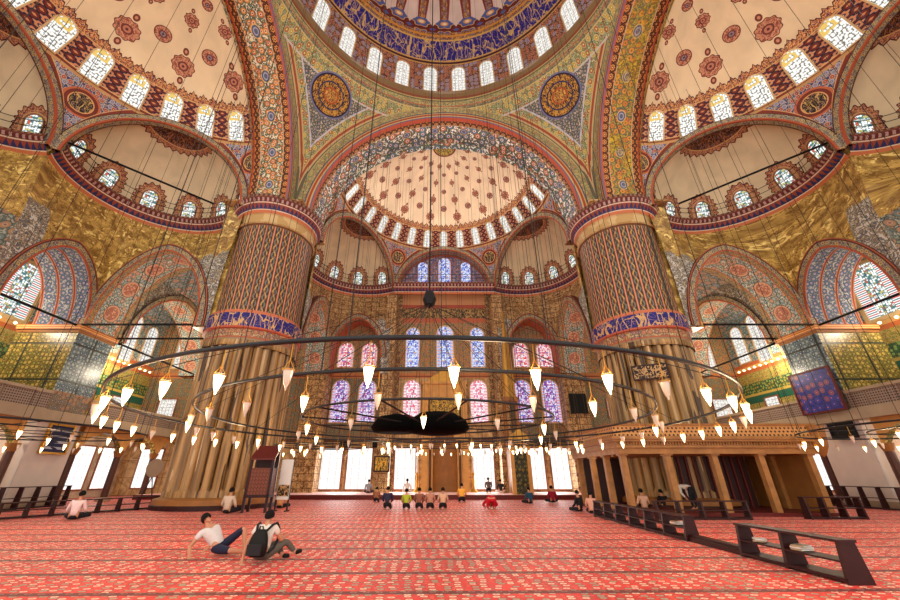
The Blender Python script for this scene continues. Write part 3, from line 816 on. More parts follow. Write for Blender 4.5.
        for x0, x1, lw in ((-6, 3.0, 'in the middle bay'), (5.9, 10.6, 'before the stained window arch'), (13.4, 24.3, 'in the far corner bay')):
            mb = MB(); mb.box(x0, x1, 22.45, 22.57, 4.95, 5.75, 0); mb.box(x0, x1, 22.38, 22.62, 5.75, 5.9, 1); mb.box(x0, x1, 22.38, 22.62, 4.85, 4.95, 1)
            tag(mb.build('gallery_parapet', [MT['lattice'], MT['grey_marble']], T=T), 'pierced marble parapet of the %s gallery, %s' % (sw, lw), 'parapet', 'gallery parapets')
        # lower arcade: columns carrying round arches
        cols = [(-3,), (0,), (6.3,), (10.2,), (13.8,), (17.3,), (20.8,), (24.0,)]
        for q, (x,) in enumerate(cols):
            c0 = tag(empty('arcade_column', T((x,22.9,0))), 'slim dark column under the %s gallery, %s from the far wall' % (sw, ordinal(len(cols)-1-q)), 'column', 'gallery arcade columns')
            m2 = MB(); m2.lathe([(.21,.25),(.19,2.7)], 14); m2.build('shaft', MT['dark_marble'], c0, smooth=True)
            m2 = MB(); m2.lathe([(.2,2.7),(.3,3.0),(.32,3.1),(0,3.1)], 12); m2.build('capital', MT['ochre_dark'], c0)
            m2 = MB(); m2.box(-.3,.3,-.3,.3,0,.25); m2.build('base', MT['grey_marble'], c0)
        for q, (a0_, a1_) in enumerate(((-3,0), (6.3,10.2), (13.8,17.3), (17.3,20.8), (20.8,24.0))):
            mb = MB(); c_ = (a0_+a1_)/2; hw = (a1_-a0_)/2-.25; N = 24
            for i in range(N):
                x0, x1 = a0_+(a1_-a0_)*i/N, a0_+(a1_-a0_)*(i+1)/N
                f = lambda x: 3.1+(1.0*prof((x-c_)/hw) if abs(x-c_) < hw else 0)
                for y in (22.7, 23.1): mb.add([(x0,y,f(x0)),(x1,y,f(x1)),(x1,y,4.5),(x0,y,4.5)], [(0,1,2,3)], None, 0)
                mb.add([(x0,22.7,f(x0)),(x1,22.7,f(x1)),(x1,23.1,f(x1)),(x0,23.1,f(x0))], [(0,1,2,3)], None, 1)
            struct(mb.build('wall_arcade', [MT['ochre_stone'], MT['tile_gold']], T=T), 'small arch under the %s gallery, %s of its row' % (sw, ordinal(q)), 'arch')
        # tie rods
        for (p, q, lw) in (((10.6,15.75,9.95),(10.6,22.5,9.95),'front rod across the tall arch'), ((13.2,15.75,9.95),(13.2,22.6,9.95),'rear rod across the tall arch'),
                           ((13.3,22.7,9.8),(24.4,22.7,9.8),'rod running to the far wall'), ((5.8,22.8,9.9),(10.7,22.8,9.9),'rod below the stained window arch'),
                           ((10.9,17.1,19.6),(5.1,23.1,19.6),'rod across the small half dome at the ledge')):
            m2 = MB(); m2.tube([T(p), T(q)], .07, 8); tag(m2.build('tie_rod', MT['iron'], smooth=True), 'black iron %s on the %s side' % (lw, sw), 'rod', 'iron tie rods')
        # windows of the outer wall
        def wl(x, z, w, h, kind, lb, flat=False, n=27.97, **k):
            P = Vector(T((x,n,z))); D = Vector(T((x,n+1,z)))-P
            return window(frame_m(P, D, (0,0,1)), w, h, kind, lb, flat=flat, **k)
        wl(10.9, 12.6, 2.3, 3.6, 'crest', 'big stained window behind the %s arch' % sw, rim='rim_pale', rw=.25)
        wl(6.6, 12.6, 1.5, 3.0, 'crest', 'narrower stained window left off the big one on the %s wall' % sw, rim='rim_pale', rw=.2)
        for q, (x, h_) in enumerate(((18.3, 3.8), (20.6, 4.2), (22.8, 3.4))):
            wl(x, 12.7, 1.25, h_, 'clear', '%s tall pale window from the camera on the %s corner wall' % (ordinal(q), sw), rim='rim_pale')
        for q, x in enumerate((4, 7.2, 14.9, 17.6, 20.2, 22.8)):
            if not (side == 'right' and q == 2): wl(x, 2.1, 1.9, 3.0, 'low', '%s bright ground window along the %s outer wall' % (ordinal(q), sw), True)
        for q, x in enumerate((15, 18.4, 21.6)): wl(x, 6.9, 1.3, 1.4, 'clear', '%s square gallery window on the %s outer wall' % (ordinal(q), sw), True)
        for q, x in enumerate((15.8, 18.8, 25.6)):
            P = Vector((-x if side == 'left' else x, 24.37, 2.1)); window(frame_m(P, (0,1,0), (0,0,1)), 1.9, 3.0, 'low', '%s bright ground window from the pier in the %s far corner' % (ordinal(q), sw), flat=True)
            P = Vector((-x if side == 'left' else x, 24.37, 7.1)); window(frame_m(P, (0,1,0), (0,0,1)), 1.5, 1.6, 'clear', '%s square gallery window from the pier in the %s far corner' % (ordinal(q), sw), flat=True)
            P = Vector((-x if side == 'left' else x, 24.37, 12.6)); window(frame_m(P, (0,1,0), (0,0,1)), 1.3, 3.4, 'clear', '%s tall upper window from the pier in the %s far corner' % (ordinal(q), sw), rim='rim_pale')
def extra_mats():
    M = Mat('tympanum_paint', .7); x, y, z = M.pos()
    MT['tymp'] = M.out(floral(M, x, z, .36, (84,84,128), (170,150,160), (160,80,70), (150,150,180), (230,190,140)))
    M = Mat('inscription_band', .6); x, y, z = M.pos()
    MT['band'] = M.out(floral(M, x+y, z, .28, (120,92,70), (170,120,90), (90,100,110), (160,140,110), (200,170,130)))
    M = Mat('orange_cornice', .5); x, y, z = M.pos()
    MT['cornline'] = M.out(M.layers((206,116,60), ((z*8).fract() > .6, (232,190,120))))
    M = Mat('pierced_lattice', .5); x, y, z = M.pos(); h = x+y
    a = ((h/.13).fract()-.5); b = ((z/.13).fract()-.5)
    MT['lattice'] = M.out(M.layers((150,130,116), ((a.sq()+b.sq()).sqrt() < .3, (70,52,44)), ((h/1.6).fract() < .06, (120,96,80))))
    MT['dark_marble'] = plain('dark_column_stone', (86,52,42), .35, 0, .3, 3)
extra_mats()
for s_ in ('far', 'left', 'right'): build_side(s_)
# --- piers
for sx, wd in ((-1, 'left'), (1, 'right')):
    c = (sx*12.9, 12.85, 0)
    mb = MB(); mb.lathe([(2.8,8.85),(2.8,9.5),(2.95,9.55),(2.95,10.5),(2.8,10.6),(2.8,10.75),(2.65,10.8),(2.65,17.2),(2.85,17.3),(2.65,17.5),(2.7,18.0),(2.86,18.3)], 96, c)
    o = struct(mb.build('wall_pier', MT['pier'], smooth=False), 'huge round %s pier, patterned above and fluted marble below' % wd, 'pier')
    mb = MB(); N = 480
    def rr(a, z):
        f = abs(math.sin(a*15)); return 2.42+.32*f**.55 if z > .8 else 2.72
    mb.grid(lambda u, v: (c[0]+rr(u, v)*math.cos(u), c[1]+rr(u, v)*math.sin(u), v), lsp(0, 2*PI, N), [.55,.8,.95,2,3,4,5,6,7,8,8.5], 0, lambda u, v: (u*2.8, v))
    mb.lathe([(2.8,8.5),(2.85,8.6),(2.8,8.85)], 96, c)
    mb.build('fluted_drum', MT['flute'], o)
    mb = MB(); mb.lathe([(3.05,.22),(3.02,.45),(2.9,.5),(2.7,.55)], 48, c); mb.build('plinth', MT['ochre_dark'], o)
    mb = MB(); mb.lathe([(3.12,0),(3.12,.2),(3.02,.23)], 48, c); mb.build('plinth_skirt', MT['wood'], o)
    # ledge round the pier head
    mb = MB(); L = [0]
    pr = [(2.86+o_*.7, z) for o_, z in PROF[:-1]]
    mb.lathe([(2.8,18.1)]+pr+[(2.0,19.42)], 96, c, ku=3.4)
    mb.build('head_ledge', MT['cornice'], o)
    mb = MB(); mb.box(min(sx*13.4,sx*15.95), max(sx*13.4,sx*15.95), 10.9, 15, 9.9, 19.3); mb.box(min(sx*10.9,sx*15), max(sx*10.9,sx*15), 13.4, 15.95, 9.9, 19.3); mb.build('core', MT['marble'], o)
    mb = MB(); mb.box(min(sx*10.3, sx*16), max(sx*10.3, sx*16), 10.3, 16, 19.38, 19.5); mb.build('capstone', MT['masonry'], o)
# --- far wall
mb = MB(); mb.add([(-28,24.4,0),(28,24.4,0),(28,24.4,19.3),(-28,24.4,19.3)], [(0,1,2,3)])
struct(mb.build('wall_far', MT['farwall']), 'far wall of ochre marble and painted bands with rows of windows', 'wall')
for sx, wd in ((-1,'left'), (1,'right')):
    mb = MB(); mb.box(min(sx*4.7,sx*5.7), max(sx*4.7,sx*5.7), 22.7, 24.4, 0, 17.9); mb.box(min(sx*10.7,sx*12.6), max(sx*10.7,sx*12.6), 22.7, 24.4, 0, 9.9)
    struct(mb.build('wall_pilasters', MT['pilaster'] if 'pilaster' in MT else MT['masonry']), 'square wall strips beside the %s windows of the far wall' % wd, 'wall')
def fw(x, z0, z1, w, kind, lb, flat=False, rim='rim', rw=.1):
    return window(frame_m((x, 24.37, (z0+z1)/2), (0,1,0), (0,0,1)), w, z1-z0, kind, lb, flat=flat, rim=rim, rw=rw)
for x, w, lb in ((-10.0,2.1,'first'), (-7.4,2.1,'second'), (-3.45,1.75,'third'), (3.35,1.75,'fourth'), (7.8,1.6,'fifth'), (10.2,2.0,'sixth')):
    fw(x, .5, 3.7, w, 'low', '%s burnt-out ground window from the left on the far wall' % lb, True)
for x, k, lb in ((-9.7,'violet','first'), (-7.2,'violet','second'), (-3.05,'pink','third'), (3.2,'pink','fourth'), (7.3,'violet','fifth'), (9.9,'violet','sixth')):
    fw(x, 5.9, 9.7, 1.55, k, '%s coloured window from the left in the middle row of the far wall' % lb, rim='rim_pale')
for x, w, z1, k, lb in ((-9.6,1.45,13.4,'red','first'), (-7.3,1.45,13.4,'red','second'), (-3.1,1.3,15.0,'blue','third'), (.1,1.6,15.2,'blue','fourth'), (3.3,1.3,15.0,'blue','fifth'), (7.5,1.45,13.4,'red','sixth'), (9.8,1.45,13.4,'red','seventh')):
    fw(x, 11.0, z1, w, k, '%s coloured window from the left in the top row of the far wall' % lb, rim='rim_pale')
# --- floor
mb = MB(); mb.box(-28, 28, -14, 24.4, -.2, 0); struct(mb.build('floor', MT['carpet']), 'red patterned prayer carpet covering the whole floor', 'carpet floor')
M = Mat('platform_carpet', .6); x, y, z = M.pos(); n = M.noise(x, y, 2, 3)
MT['platform'] = M.out(M.mix((n*2-.5).max(0).min(1), (236,170,160), (250,214,206)))
mb = MB(); mb.box(-22.3, 22.3, 19.2, 24.38, 0, .3, 0); mb.box(-22.3, 22.3, 19.12, 19.2, 0, .3, 1)
struct(mb.build('floor_platform', [MT['platform'], MT['wood_red']]), 'low raised platform along the far wall', 'floor')
# ------------------------------------------------------------------ chandeliers
MT['lit_glass'] = plain('lit_lamp_glass', (255,236,196), .3)
_b = MT['lit_glass'].node_tree.nodes['Principled BSDF']; _b.inputs['Emission Color'].default_value = (1,.78,.45,1); _b.inputs['Emission Strength'].default_value = 5
MT['lamp_glass'] = plain('frosted_lamp_glass', (214,200,180), .15); 
_b = MT['lamp_glass'].node_tree.nodes['Principled BSDF']; _b.inputs['Specular IOR Level'].default_value = .8
def lamp_protos():
    prof_ = [(0,-.035),(.012,-.02),(.012,0),(.030,.04),(.046,.10),(.056,.155),(.062,.20),(.066,.225),(.056,.226)]
    out = []
    for k in ('lit_glass', 'lamp_glass'):
        m = MB(); m.lathe(prof_, 12); a = m.build('lamp_bowl', MT[k], smooth=True)
        m = MB(); m.lathe([(.072,.205),(.076,.215),(.072,.222)], 12); m.tube([(.07,0,.215),(0,0,.34)], .004, 4); m.tube([(-.05,.05,.215),(0,0,.34)], .004, 4); m.tube([(-.05,-.05,.215),(0,0,.34)], .004, 4); m.tube([(0,0,.34),(0,0,.58)], .006, 4)
        b = m.build('hanger', MT['brass'], a); out.append(a)
    return out
LIT, DIM = lamp_protos(); _first = {0: True, 1: True}
def put_lamp(parent, x, y, z, lit):
    """z = height of the bar it hangs from"""
    k = 0 if lit else 1; src = (LIT, DIM)[k]
    if _first[k]: o = src; _first[k] = False; o.parent = parent
    else: o = copy_tree(src, parent)
    o.location = (x, y, z-.50); o.scale = (.86,)*3; return o
def ring(parent, R, z, r, name='ring', c=(0,0)):
    m = MB(); m.tube([(c[0]+R*math.cos(a), c[1]+R*math.sin(a), z) for a in lsp(0, 2*PI, 96)[:-1]], r, 8, True)
    return m.build(name, MT['ring_iron'], parent, smooth=True)
CX, CYY, CZ = -.87, 0.0, 0.0
ch = tag(empty('ring_chandelier', (CX, CYY, 2.9)), 'huge low chandelier of black iron rings hung with glass lamps under the main dome', 'chandelier')
ring(ch, 6.85, 0, .030); ring(ch, 5.5, .02, .028); ring(ch, 3.3, .02, .025)
def at_ring(R, a, z=0): return (R*math.cos(a), R*math.sin(a), z)
for k in range(12):
    a = 2*PI*(k+.5)/12; m = MB(); m.tube([at_ring(.5, a, -.1), at_ring(3.3, a, .02)], .02, 6); m.build('spoke', MT['iron'], ch)
for k in range(24):
    a = 2*PI*k/24; m = MB(); R = (6.85, 3.3, 5.5)[k % 3]; m.tube([at_ring(R, a), (0,0,3.55)], .0075, 5); m.build('stay', MT['wire'], ch)
for k in range(40):
    a = 2*PI*(k+.37)/40; R = 6.85 if k % 2 else 5.5; m = MB(); m.tube([at_ring(R, a), at_ring(R, a, top_z(CX+R*math.cos(a), R*math.sin(a))-2.9)], .0065, 5); m.build('hanging_wire', MT['wire'], ch)
m = MB(); m.tube([(0,0,3.6),(0,0,41.9)], .028, 6); m.build('main_cable', MT['iron'], ch)
m = MB()
for k in range(9):
    a = 2*PI*k/9; m.tube([(0,0,3.55), (.16*math.cos(a), .16*math.sin(a), 3.75), (0,0,3.98)], .05, 6)
m.lathe([(.0,3.4),(.16,3.5),(.22,3.7),(.14,3.95),(0,4.0)], 12); m.build('cable_knot', MT['iron'], ch)
m = MB(); m.lathe([(.0,-.06),(.5,-.05),(.95,.0),(1.1,.10),(.98,.32),(.6,.5),(0,.55)], 32); m.v = [(p[0]*.8+.25, p[1]*.8, p[2]-.28) for p in m.v]; m.build('hub_dish', MT['soot'], ch, smooth=True)
m = MB(); m.lathe([(.0,.0),(.6,-.02),(.68,.1),(.5,.36),(0,.48)], 28, (-.85,-.1,-.26)); m.build('hub_dish', MT['soot'], ch, smooth=True)
for k in range(50):
    a = 2*PI*(k+.5)/50-PI/2; put_lamp(ch, *at_ring(6.85, a), (k % 5 not in (3,)) )
for k in range(32):
    a = 2*PI*(k+.5)/32-PI/2; put_lamp(ch, *at_ring(5.5, a), k % 4 == 2)
for k in range(14):
    a = 2*PI*(k+.5)/14; put_lamp(ch, *at_ring(3.3, a), k % 2 == 0)
def side_chandelier(x, y, z, R, label, n=26, gap=None):
    c = tag(empty('ring_chandelier', (x, y, z)), label, 'chandelier', 'side chandeliers')
    ring(c, R, 0, .03); ring(c, R*.6, .0, .022)
    for k in range(8):
        a = 2*PI*(k+.5)/8; m = MB(); m.tube([at_ring(.2, a), at_ring(R, a)], .014, 5); m.build('spoke', MT['iron'], c)
    for k in range(24):
        a = 2*PI*(k+.21)/24; m = MB(); m.tube([at_ring(R, a), at_ring(R, a, top_z(x+R*math.cos(a), y+R*math.sin(a))-z)], .009, 5); m.build('hanging_wire', MT['wire'], c)
    for k in range(n): put_lamp(c, *at_ring(R, 2*PI*k/n), k % 3 != 1)
    for k in range(10): put_lamp(c, *at_ring(R*.6, 2*PI*k/10), k % 2 == 0)
side_chandelier(-16.5, 2.5, 3.0, 5.0, 'iron ring chandelier with small glass lamps hanging before the left-hand gallery')
side_chandelier(17.2, 1.7, 3.0, 4.9, 'iron ring chandelier with small glass lamps hanging before the right-hand gallery')
side_chandelier(.4, 15.2, 3.4, 4.6, 'far iron ring chandelier hanging in front of the prayer niche', 44)
side_chandelier(-7.4, 12.8, 3.1, 2.7, 'small ring chandelier with glass lamps beside the left pier', 20)
side_chandelier(5.2, 10.4, 3.1, 1.8, 'small ring chandelier with glass lamps left of the marble loggia corner', 20)
# glowing lights really light the room
for k, (x, y) in enumerate([(0,-6.2),(5,-4.5),(-5,-4.5),(6.8,1.5),(-6.8,1.5),(3,6),(-3,6),(-14,3),(15,3),(0,14),(-8,11),(8,10)]):
    l = bpy.data.lights.new('lamp_light', 'POINT'); l.energy = 90; l.color = (1,.72,.42); l.shadow_soft_size = .25
    o = bpy.data.objects.new('lamp_light', l); C.objects.link(o); o.location = (x, y, 2.5)
# point lights added to brighten the galleries; strings of small lamps along the cornices
for sd, sw in (('left','left-hand'), ('right','right-hand')):
    T = TF[sd]
    for (x, n_, z) in ((8.2, 26.5, 10.3), (19, 26.5, 10.3), (8.2, 25, 3.0), (19, 25, 3.0), (18.5, 20, 10.2), (16, 19.5, 8.2)):
        l = bpy.data.lights.new('gallery_fill_light', 'POINT'); l.energy = 420 if z > 5 else 170; l.color = (1,.84,.62); l.shadow_soft_size = .3
        o = bpy.data.objects.new('gallery_fill_light', l); C.objects.link(o); o.location = T((x, n_, z))
    g2 = tag(empty('lamp_string', T((9,27.6,10.3))), 'short row of glowing bulbs under the big stained window on the %s side' % sw, 'string of lights', 'gallery lamp strings')
    for q in range(8):
        m = MB(); p = T((5.5+q*.95-9, -.2, 0)); m.lathe([(0,-.09),(.09,-.03),(.09,.03),(0,.10)], 8, p); m.build('bulb', MT['lit_glass'], g2, smooth=True)
    gp = tag(empty('lamp_string', T((18,27.6,10.2))), 'row of small glowing bulbs on the %s gallery cornice' % sw, 'string of lights', 'gallery lamp strings')
    for q in range(16):
        m = MB(); p = T((14+q*.62-18, 27.4-27.6, 0)); m.lathe([(0,-.09),(.09,-.03),(.09,.03),(0,.10)], 8, p); m.build('bulb', MT['lit_glass'], gp, smooth=True)
# ------------------------------------------------------------------ prayer niche, pulpit
nb = tag(empty('prayer_niche', (0,24.0,.3)), 'tall carved stone prayer niche with gold hood in the centre of the far wall', 'niche')
m = MB(); m.box(-2.0,-1.5,-.35,.35,0,8.9); m.box(1.5,2.0,-.35,.35,0,8.9); m.box(-2.1,2.1,-.4,.35,8.9,9.15); m.build('surround', MT['ochre_stone'], nb)
m = MB()
for i in range(12):
    a0, a1 = PI*i/12, PI*(i+1)/12
    f = lambda a: (1.05*math.cos(a), -.25+.55*math.sin(a))
    p, q = f(a0), f(a1); m.add([(p[0],p[1],0),(q[0],q[1],0),(q[0],q[1],3.8),(p[0],p[1],3.8)], [(0,1,2,3)])
    for j in range(6):
        z0, z1 = 3.8+j*.3, 3.8+(j+1)*.3; s0, s1 = 1-j/6, 1-(j+1)/6
        m.add([(p[0]*s0,-.25+(p[1]+.25)*s0,z0),(q[0]*s0,-.25+(q[1]+.25)*s0,z0),(q[0]*s1,-.25+(q[1]+.25)*s1,z1),(p[0]*s1,-.25+(p[1]+.25)*s1,z1)], [(0,1,2,3)])
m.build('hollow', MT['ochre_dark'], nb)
m = MB(); m.box(-1.5,-1.05,-.28,.3,0,5.8); m.box(1.05,1.5,-.28,.3,0,5.8)
for i in range(12):
    z0, z1 = 3.8+i*.167, 3.8+(i+1)*.167; s0 = 1.05*(1-max(0,(z0-3.8))/1.9); s0 = max(0, s0)
    for sg in (-1, 1): m.box(min(sg*s0, sg*1.05), max(sg*s0, sg*1.05), -.28, .3, z0, z1)
m.build('front_panel', MT['ochre_stone'], nb)
M = Mat('gold_lettering_panel', .5); x, y, z = M.pos(); MT['goldscript'] = M.out(script(M, x, z, .4, (56,62,40), (226,176,60)))
m = MB(); m.box(-1.3,1.3,-.3,.3,5.9,7.7); m.build('lettering_panel', MT['goldscript'], nb)
m = MB(); m.box(-1.5,1.5,-.25,.3,7.7,8.9)
m.build('upper_panel', MT['ochre_stone'], nb)
m = MB(); pts = [(-1.6,9.15),(1.6,9.15),(1.2,9.6),(.55,9.9),(0,10.5),(-.55,9.9),(-1.2,9.6)]
m.add([(x,-.3,z) for x,z in pts]+[(x,.3,z) for x,z in pts], [tuple(range(7)), tuple(range(13,6,-1))]+[(i,(i+1)%7,7+(i+1)%7,7+i) for i in range(7)]); m.build('hood', MT['gold'], nb)
for sg in (-1,1):
    m = MB(); m.tube([(sg*1.28,-.42,0),(sg*1.28,-.42,3.7)], .09, 10); m.lathe([(.09,3.7),(.15,3.9),(.15,4.0),(0,4.0)], 10, (sg*1.28,-.42,0)); m.build('colonnette', MT['dark_marble'], nb, smooth=True)
for sg, wd in ((-1,'left'),(1,'right')):
    t = tag(empty('candlestick', (sg*2.35, 23.4, .3)), 'tall brass candle stand to the %s of the prayer niche' % wd, 'candlestick')
    m = MB(); m.lathe([(.3,0),(.3,.06),(.12,.25),(.07,.5),(.10,.8),(.05,1.1),(.09,1.3),(.14,1.42),(0,1.44)], 16); m.build('stand', MT['brass'], t, smooth=True)
    m = MB(); m.tube([(0,0,1.42),(0,0,2.7)], .085, 10); m.build('candle', MT['white'], t, smooth=True)
    m = MB(); m.lathe([(0,2.72),(.10,2.82),(.08,2.95),(0,3.05)], 10); m.build('bulb', MT['lit_glass'], t, smooth=True)
# pulpit
pu = tag(empty('pulpit', (5.6,19.5,.3)), 'tall pulpit with gold pointed cap and dark green door right of the prayer niche', 'pulpit')
m = MB(); m.box(-.75,-.48,0,.3,0,3.4); m.box(.48,.75,0,.3,0,3.4); m.box(-.8,.8,-.03,.33,3.4,3.75); m.build('portal_frame', MT['ochre_stone'], pu)
m = MB(); pts = [(-.8,3.75),(.8,3.75),(.62,4.1),(.25,4.3),(0,4.65),(-.25,4.3),(-.62,4.1)]
m.add([(x,.05,z) for x,z in pts]+[(x,.28,z) for x,z in pts], [tuple(range(7)), tuple(range(13,6,-1))]+[(i,(i+1)%7,7+(i+1)%7,7+i) for i in range(7)]); m.build('crest', MT['gold'], pu)
M = Mat('green_door_paint', .5); x, y, z = M.pos(); MT['greendoor'] = M.out(floral(M, x, z, .3, (26,30,22), (120,104,40), (60,80,50), (60,60,30), (190,150,60)))
m = MB(); m.box(-.48,.48,.1,.2,0,3.4); m.build('door', MT['greendoor'], pu)
m = MB()
for i in range(12): m.box(-.5,.5,.35+i*.24,.35+(i+1)*.24,0,.3+i*.3)
m.build('stair', MT['ochre_stone'], pu)
m = MB()
for sg in (-.55,.5): m.add([(sg,.3,0),(sg,3.3,0),(sg,3.3,4.8),(sg,.3,1.3),(sg+.05,.3,0),(sg+.05,3.3,0),(sg+.05,3.3,4.8),(sg+.05,.3,1.3)], [(0,1,2,3),(4,5,6,7),(3,2,6,7),(0,3,7,4)])
m.build('side_panel', MT['ochre_dark'], pu)
m = MB()
for a, b in ((-.5,1.95),(.5,1.95),(-.5,2.85),(.5,2.85)): m.tube([(a,b,3.8),(a,b,7.0)], .09, 8)
m.box(-.65,.65,1.8,3.0,7.0,7.3); m.build('canopy', MT['ochre_dark'], pu)
m = MB(); m.lathe([(.62,7.3),(.55,7.6),(.52,8.2),(.55,8.3),(.42,10.5),(.2,13.4),(.07,15.0),(.12,15.2),(.0,15.6)], 8, (0,2.4,0)); m.build('pointed_cap', MT['gold'], pu)
MT['loggia_stone'] = plain('loggia_stone', (158,110,60), .5, 0, .5, 3.2)
# ------------------------------------------------------------------ marble loggia round the right pier
lx0, lx1, ly0, ly1 = 7.55, 16.4, 7.4, 13.6
lo = tag(empty('marble_loggia', (12,10.5,0)), 'ochre marble loggia on square columns with pierced balustrade, round the right pier', 'loggia')
def L_(m): m.v = [(p[0]-12, p[1]-10.5, p[2]) for p in m.v]; return m
def dentils(m, x0, x1, y, z0, z1, n):
    for i in range(n):
        a = x0+(x1-x0)*i/n; m.box(a, a+(x1-x0)/n*.5, y-.06, y, z0, z1)
m = MB(); m.box(lx0-.05,lx1+.05,ly0-.05,ly1,2.45,2.70); m.box(lx0-.15,lx1+.15,ly0-.15,ly1,2.70,2.78); L_(m).build('lintel', MT['loggia_stone'], lo)
m = MB(); m.box(lx0-.1,lx1+.1,ly0-.1,ly1,2.78,2.95); dentils(m, lx0, lx1, ly0-.1, 2.82, 2.93, 70); m.box(lx0-.28,lx1+.28,ly0-.28,ly1,2.95,3.05); m.box(lx0-.36,lx1+.36,ly0-.36,ly1,3.05,3.17); L_(m).build('cornice', MT['loggia_stone'], lo)
M = Mat('pierced_ochre_marble', .5); x, y, z = M.pos(); h = x+y
row = (z/.15).floor(); a = ((h/.19+row*.5).fract()-.5); b = ((z/.15).fract()-.5)
MT['pierced'] = M.out(M.layers((196,140,80), ((a.abs()*1.1+b.abs()) < .36, (52,30,16))))
m = MB(); m.box(lx0-.2,lx1+.2,ly0-.2,ly0-.1,3.17,3.62); m.box(lx0-.2,lx0-.1,ly0-.1,ly1,3.17,3.62); m.box(lx1+.1,lx1+.2,ly0-.1,ly1,3.17,3.62); L_(m).build('balustrade', MT['pierced'], lo)
m = MB(); m.box(lx0-.25,lx1+.25,ly0-.25,ly0-.05,3.62,3.72); m.box(lx0-.25,lx0-.05,ly0-.05,ly1,3.62,3.72); m.box(lx1+.05,lx1+.25,ly0-.05,ly1,3.62,3.72); L_(m).build('handrail', MT['ochre_dark'], lo)
m = MB(); m.box(lx0,lx1,ly0,ly1,0,.14); L_(m).build('platform', MT['wood_red'], lo)
cx_ = [7.75, 9.75, 11.85, 13.95, 16.15]
pos_ = [(x, 7.6) for x in cx_]+[(7.75, 9.4), (7.75, 11.2), (7.75,13.2), (16.15, 9.6), (16.15, 11.6)]
for x, y in pos_:
    m = MB(); m.box(x-.125,x+.125,y-.125,y+.125,.14,2.38); m.box(x-.19,x+.19,y-.19,y+.19,2.38,2.45)
    L_(m).build('column', MT['loggia_stone'], lo)
for bx in ((11.6,15.2,10.2,10.3),(13.6,16.1,13.0,13.1),(8.0,10.3,13.3,13.4)):
    m = MB(); m.box(bx[0],bx[1],bx[2],bx[3],.14,2.45); L_(m).build('back_screen', MT['wood'], lo)
for i in range(9): m = MB(); m.box(11.7+i*.39,11.78+i*.39,10.12,10.2,.14,2.45); L_(m).build('screen_batten', MT['wood_red'], lo)
for bx in ((16.2,16.3,7.8,12.9),(14.4,15.9,11.2,11.4)):
    m = MB(); m.box(bx[0],bx[1],bx[2],bx[3],.14,2.45); L_(m).build('side_screen', MT['ochre_dark'], lo)
# carved corner bracket
m = MB(); m.lathe([(0,2.3),(.12,2.4),(.3,2.75),(.34,3.0),(.42,3.6),(0,3.6)], 12, (lx1+.2,ly0-.1,0)); L_(m).build('corner_bracket', MT['ochre_dark'], lo)
# ------------------------------------------------------------------ framed boards
M = Mat('blue_lettering', .4); x, y, z = M.pos(); MT['bluescript'] = M.out(floral(M, x+y, z, .42, (34,42,146), (150,84,90), (60,70,170), (60,60,150), (200,120,90)))
MT['bluescript2'] = None
M = Mat('blue_board_white_ink', .4); x, y, z = M.pos(); n_ = M.noise(x+y, z*3, 1.4, 2, .6)
MT['board_lines'] = M.out(M.layers((26,30,66), (((z*3.2).fract().band(.3,.7))*(n_ > .45), (176,176,190))))
def board(name, T, x0, x1, z0, z1, n, face, frame, label, t=.12):
    xm, zm = (x0+x1)/2, (z0+z1)/2; o = tag(empty(name, T((xm, n, zm))), label, 'board'); base = T((xm, n, zm))
    def lc(m): m.v = [tuple(a-b for a, b in zip(T(p), base)) for p in m.v]; return m
    m = MB(); m.box(x0,x1,n-t,n-.02,z0,z1); lc(m).build('face', face, o)
    m = MB(); w_ = .10
    for a in ((x0-w_,x0,z0-w_,z1+w_),(x1,x1+w_,z0-w_,z1+w_),(x0,x1,z1,z1+w_),(x0,x1,z0-w_,z0)): m.box(a[0],a[1],n-t-.04,n-.02,a[2],a[3])
    lc(m).build('frame', frame, o); return o
board('lettered_board', TF['left'], 11.35, 12.75, 2.75, 4.15, 22.55, MT['board_lines'], MT['brass'], 'dark blue board of white lettering in a gold frame on the left white block')
board('blue_board', TF['right'], 10.7, 13.2, 5.0, 7.3, 22.3, MT['bluescript'], MT['wood_red'], 'big deep blue calligraphy board hung on the right gallery front')
board('black_screen', TF['right'], 11.0, 12.2, 3.55, 4.2, 22.5, MT['black'], MT['iron'], 'small black screen high on the right white block')
board('black_screen', TF['far'], 11.05, 12.35, 6.5, 8.0, 22.65, MT['black'], MT['iron'], 'black screen on the tiled wall strip behind the right pier')
board('brown_plaque', TF['far'], -5.75, -4.65, 1.9, 2.9, 22.6, MT['goldscript'], MT['wood'], 'small gold and brown plaque between the second and third ground windows')
M = Mat('plaque_script', .5); x, y, z = M.pos(); MT['darkscript'] = M.out(script(M, x+y, z, .3, (40,28,22), (190,150,100)))
# plaque on the right pier, facing the room
pl = empty('pier_plaque', (11.55,10.35,6.9), rad(-25)); tag(pl, 'dark lettered plaque fixed to the fluted marble of the right pier', 'plaque')
m = MB(); m.box(-.85,.85,-.18,-.08,-.35,.35); m.build('face', MT['darkscript'], pl)
m = MB()
for a in ((-.92,.92,.35,.42),(-.92,.92,-.42,-.35),(-.92,-.85,-.35,.35),(.85,.92,-.35,.35)): m.box(a[0],a[1],-.21,-.08,a[2],a[3])
m.build('frame', MT['wood'], pl)
# loudspeakers / dark fittings between the ground windows of the far wall
for x, lb in ((-8.75,'between the first two'),(-5.9,'right of the second'),(9.0,'between the last two')):
    m = MB(); m.box(x-.45,x+.45,24.05,24.35,3.75,4.25); tag(m.build('wall_speaker', MT['black']), 'black speaker box above the far ground windows, %s' % lb, 'speaker', 'black boxes on the far wall')
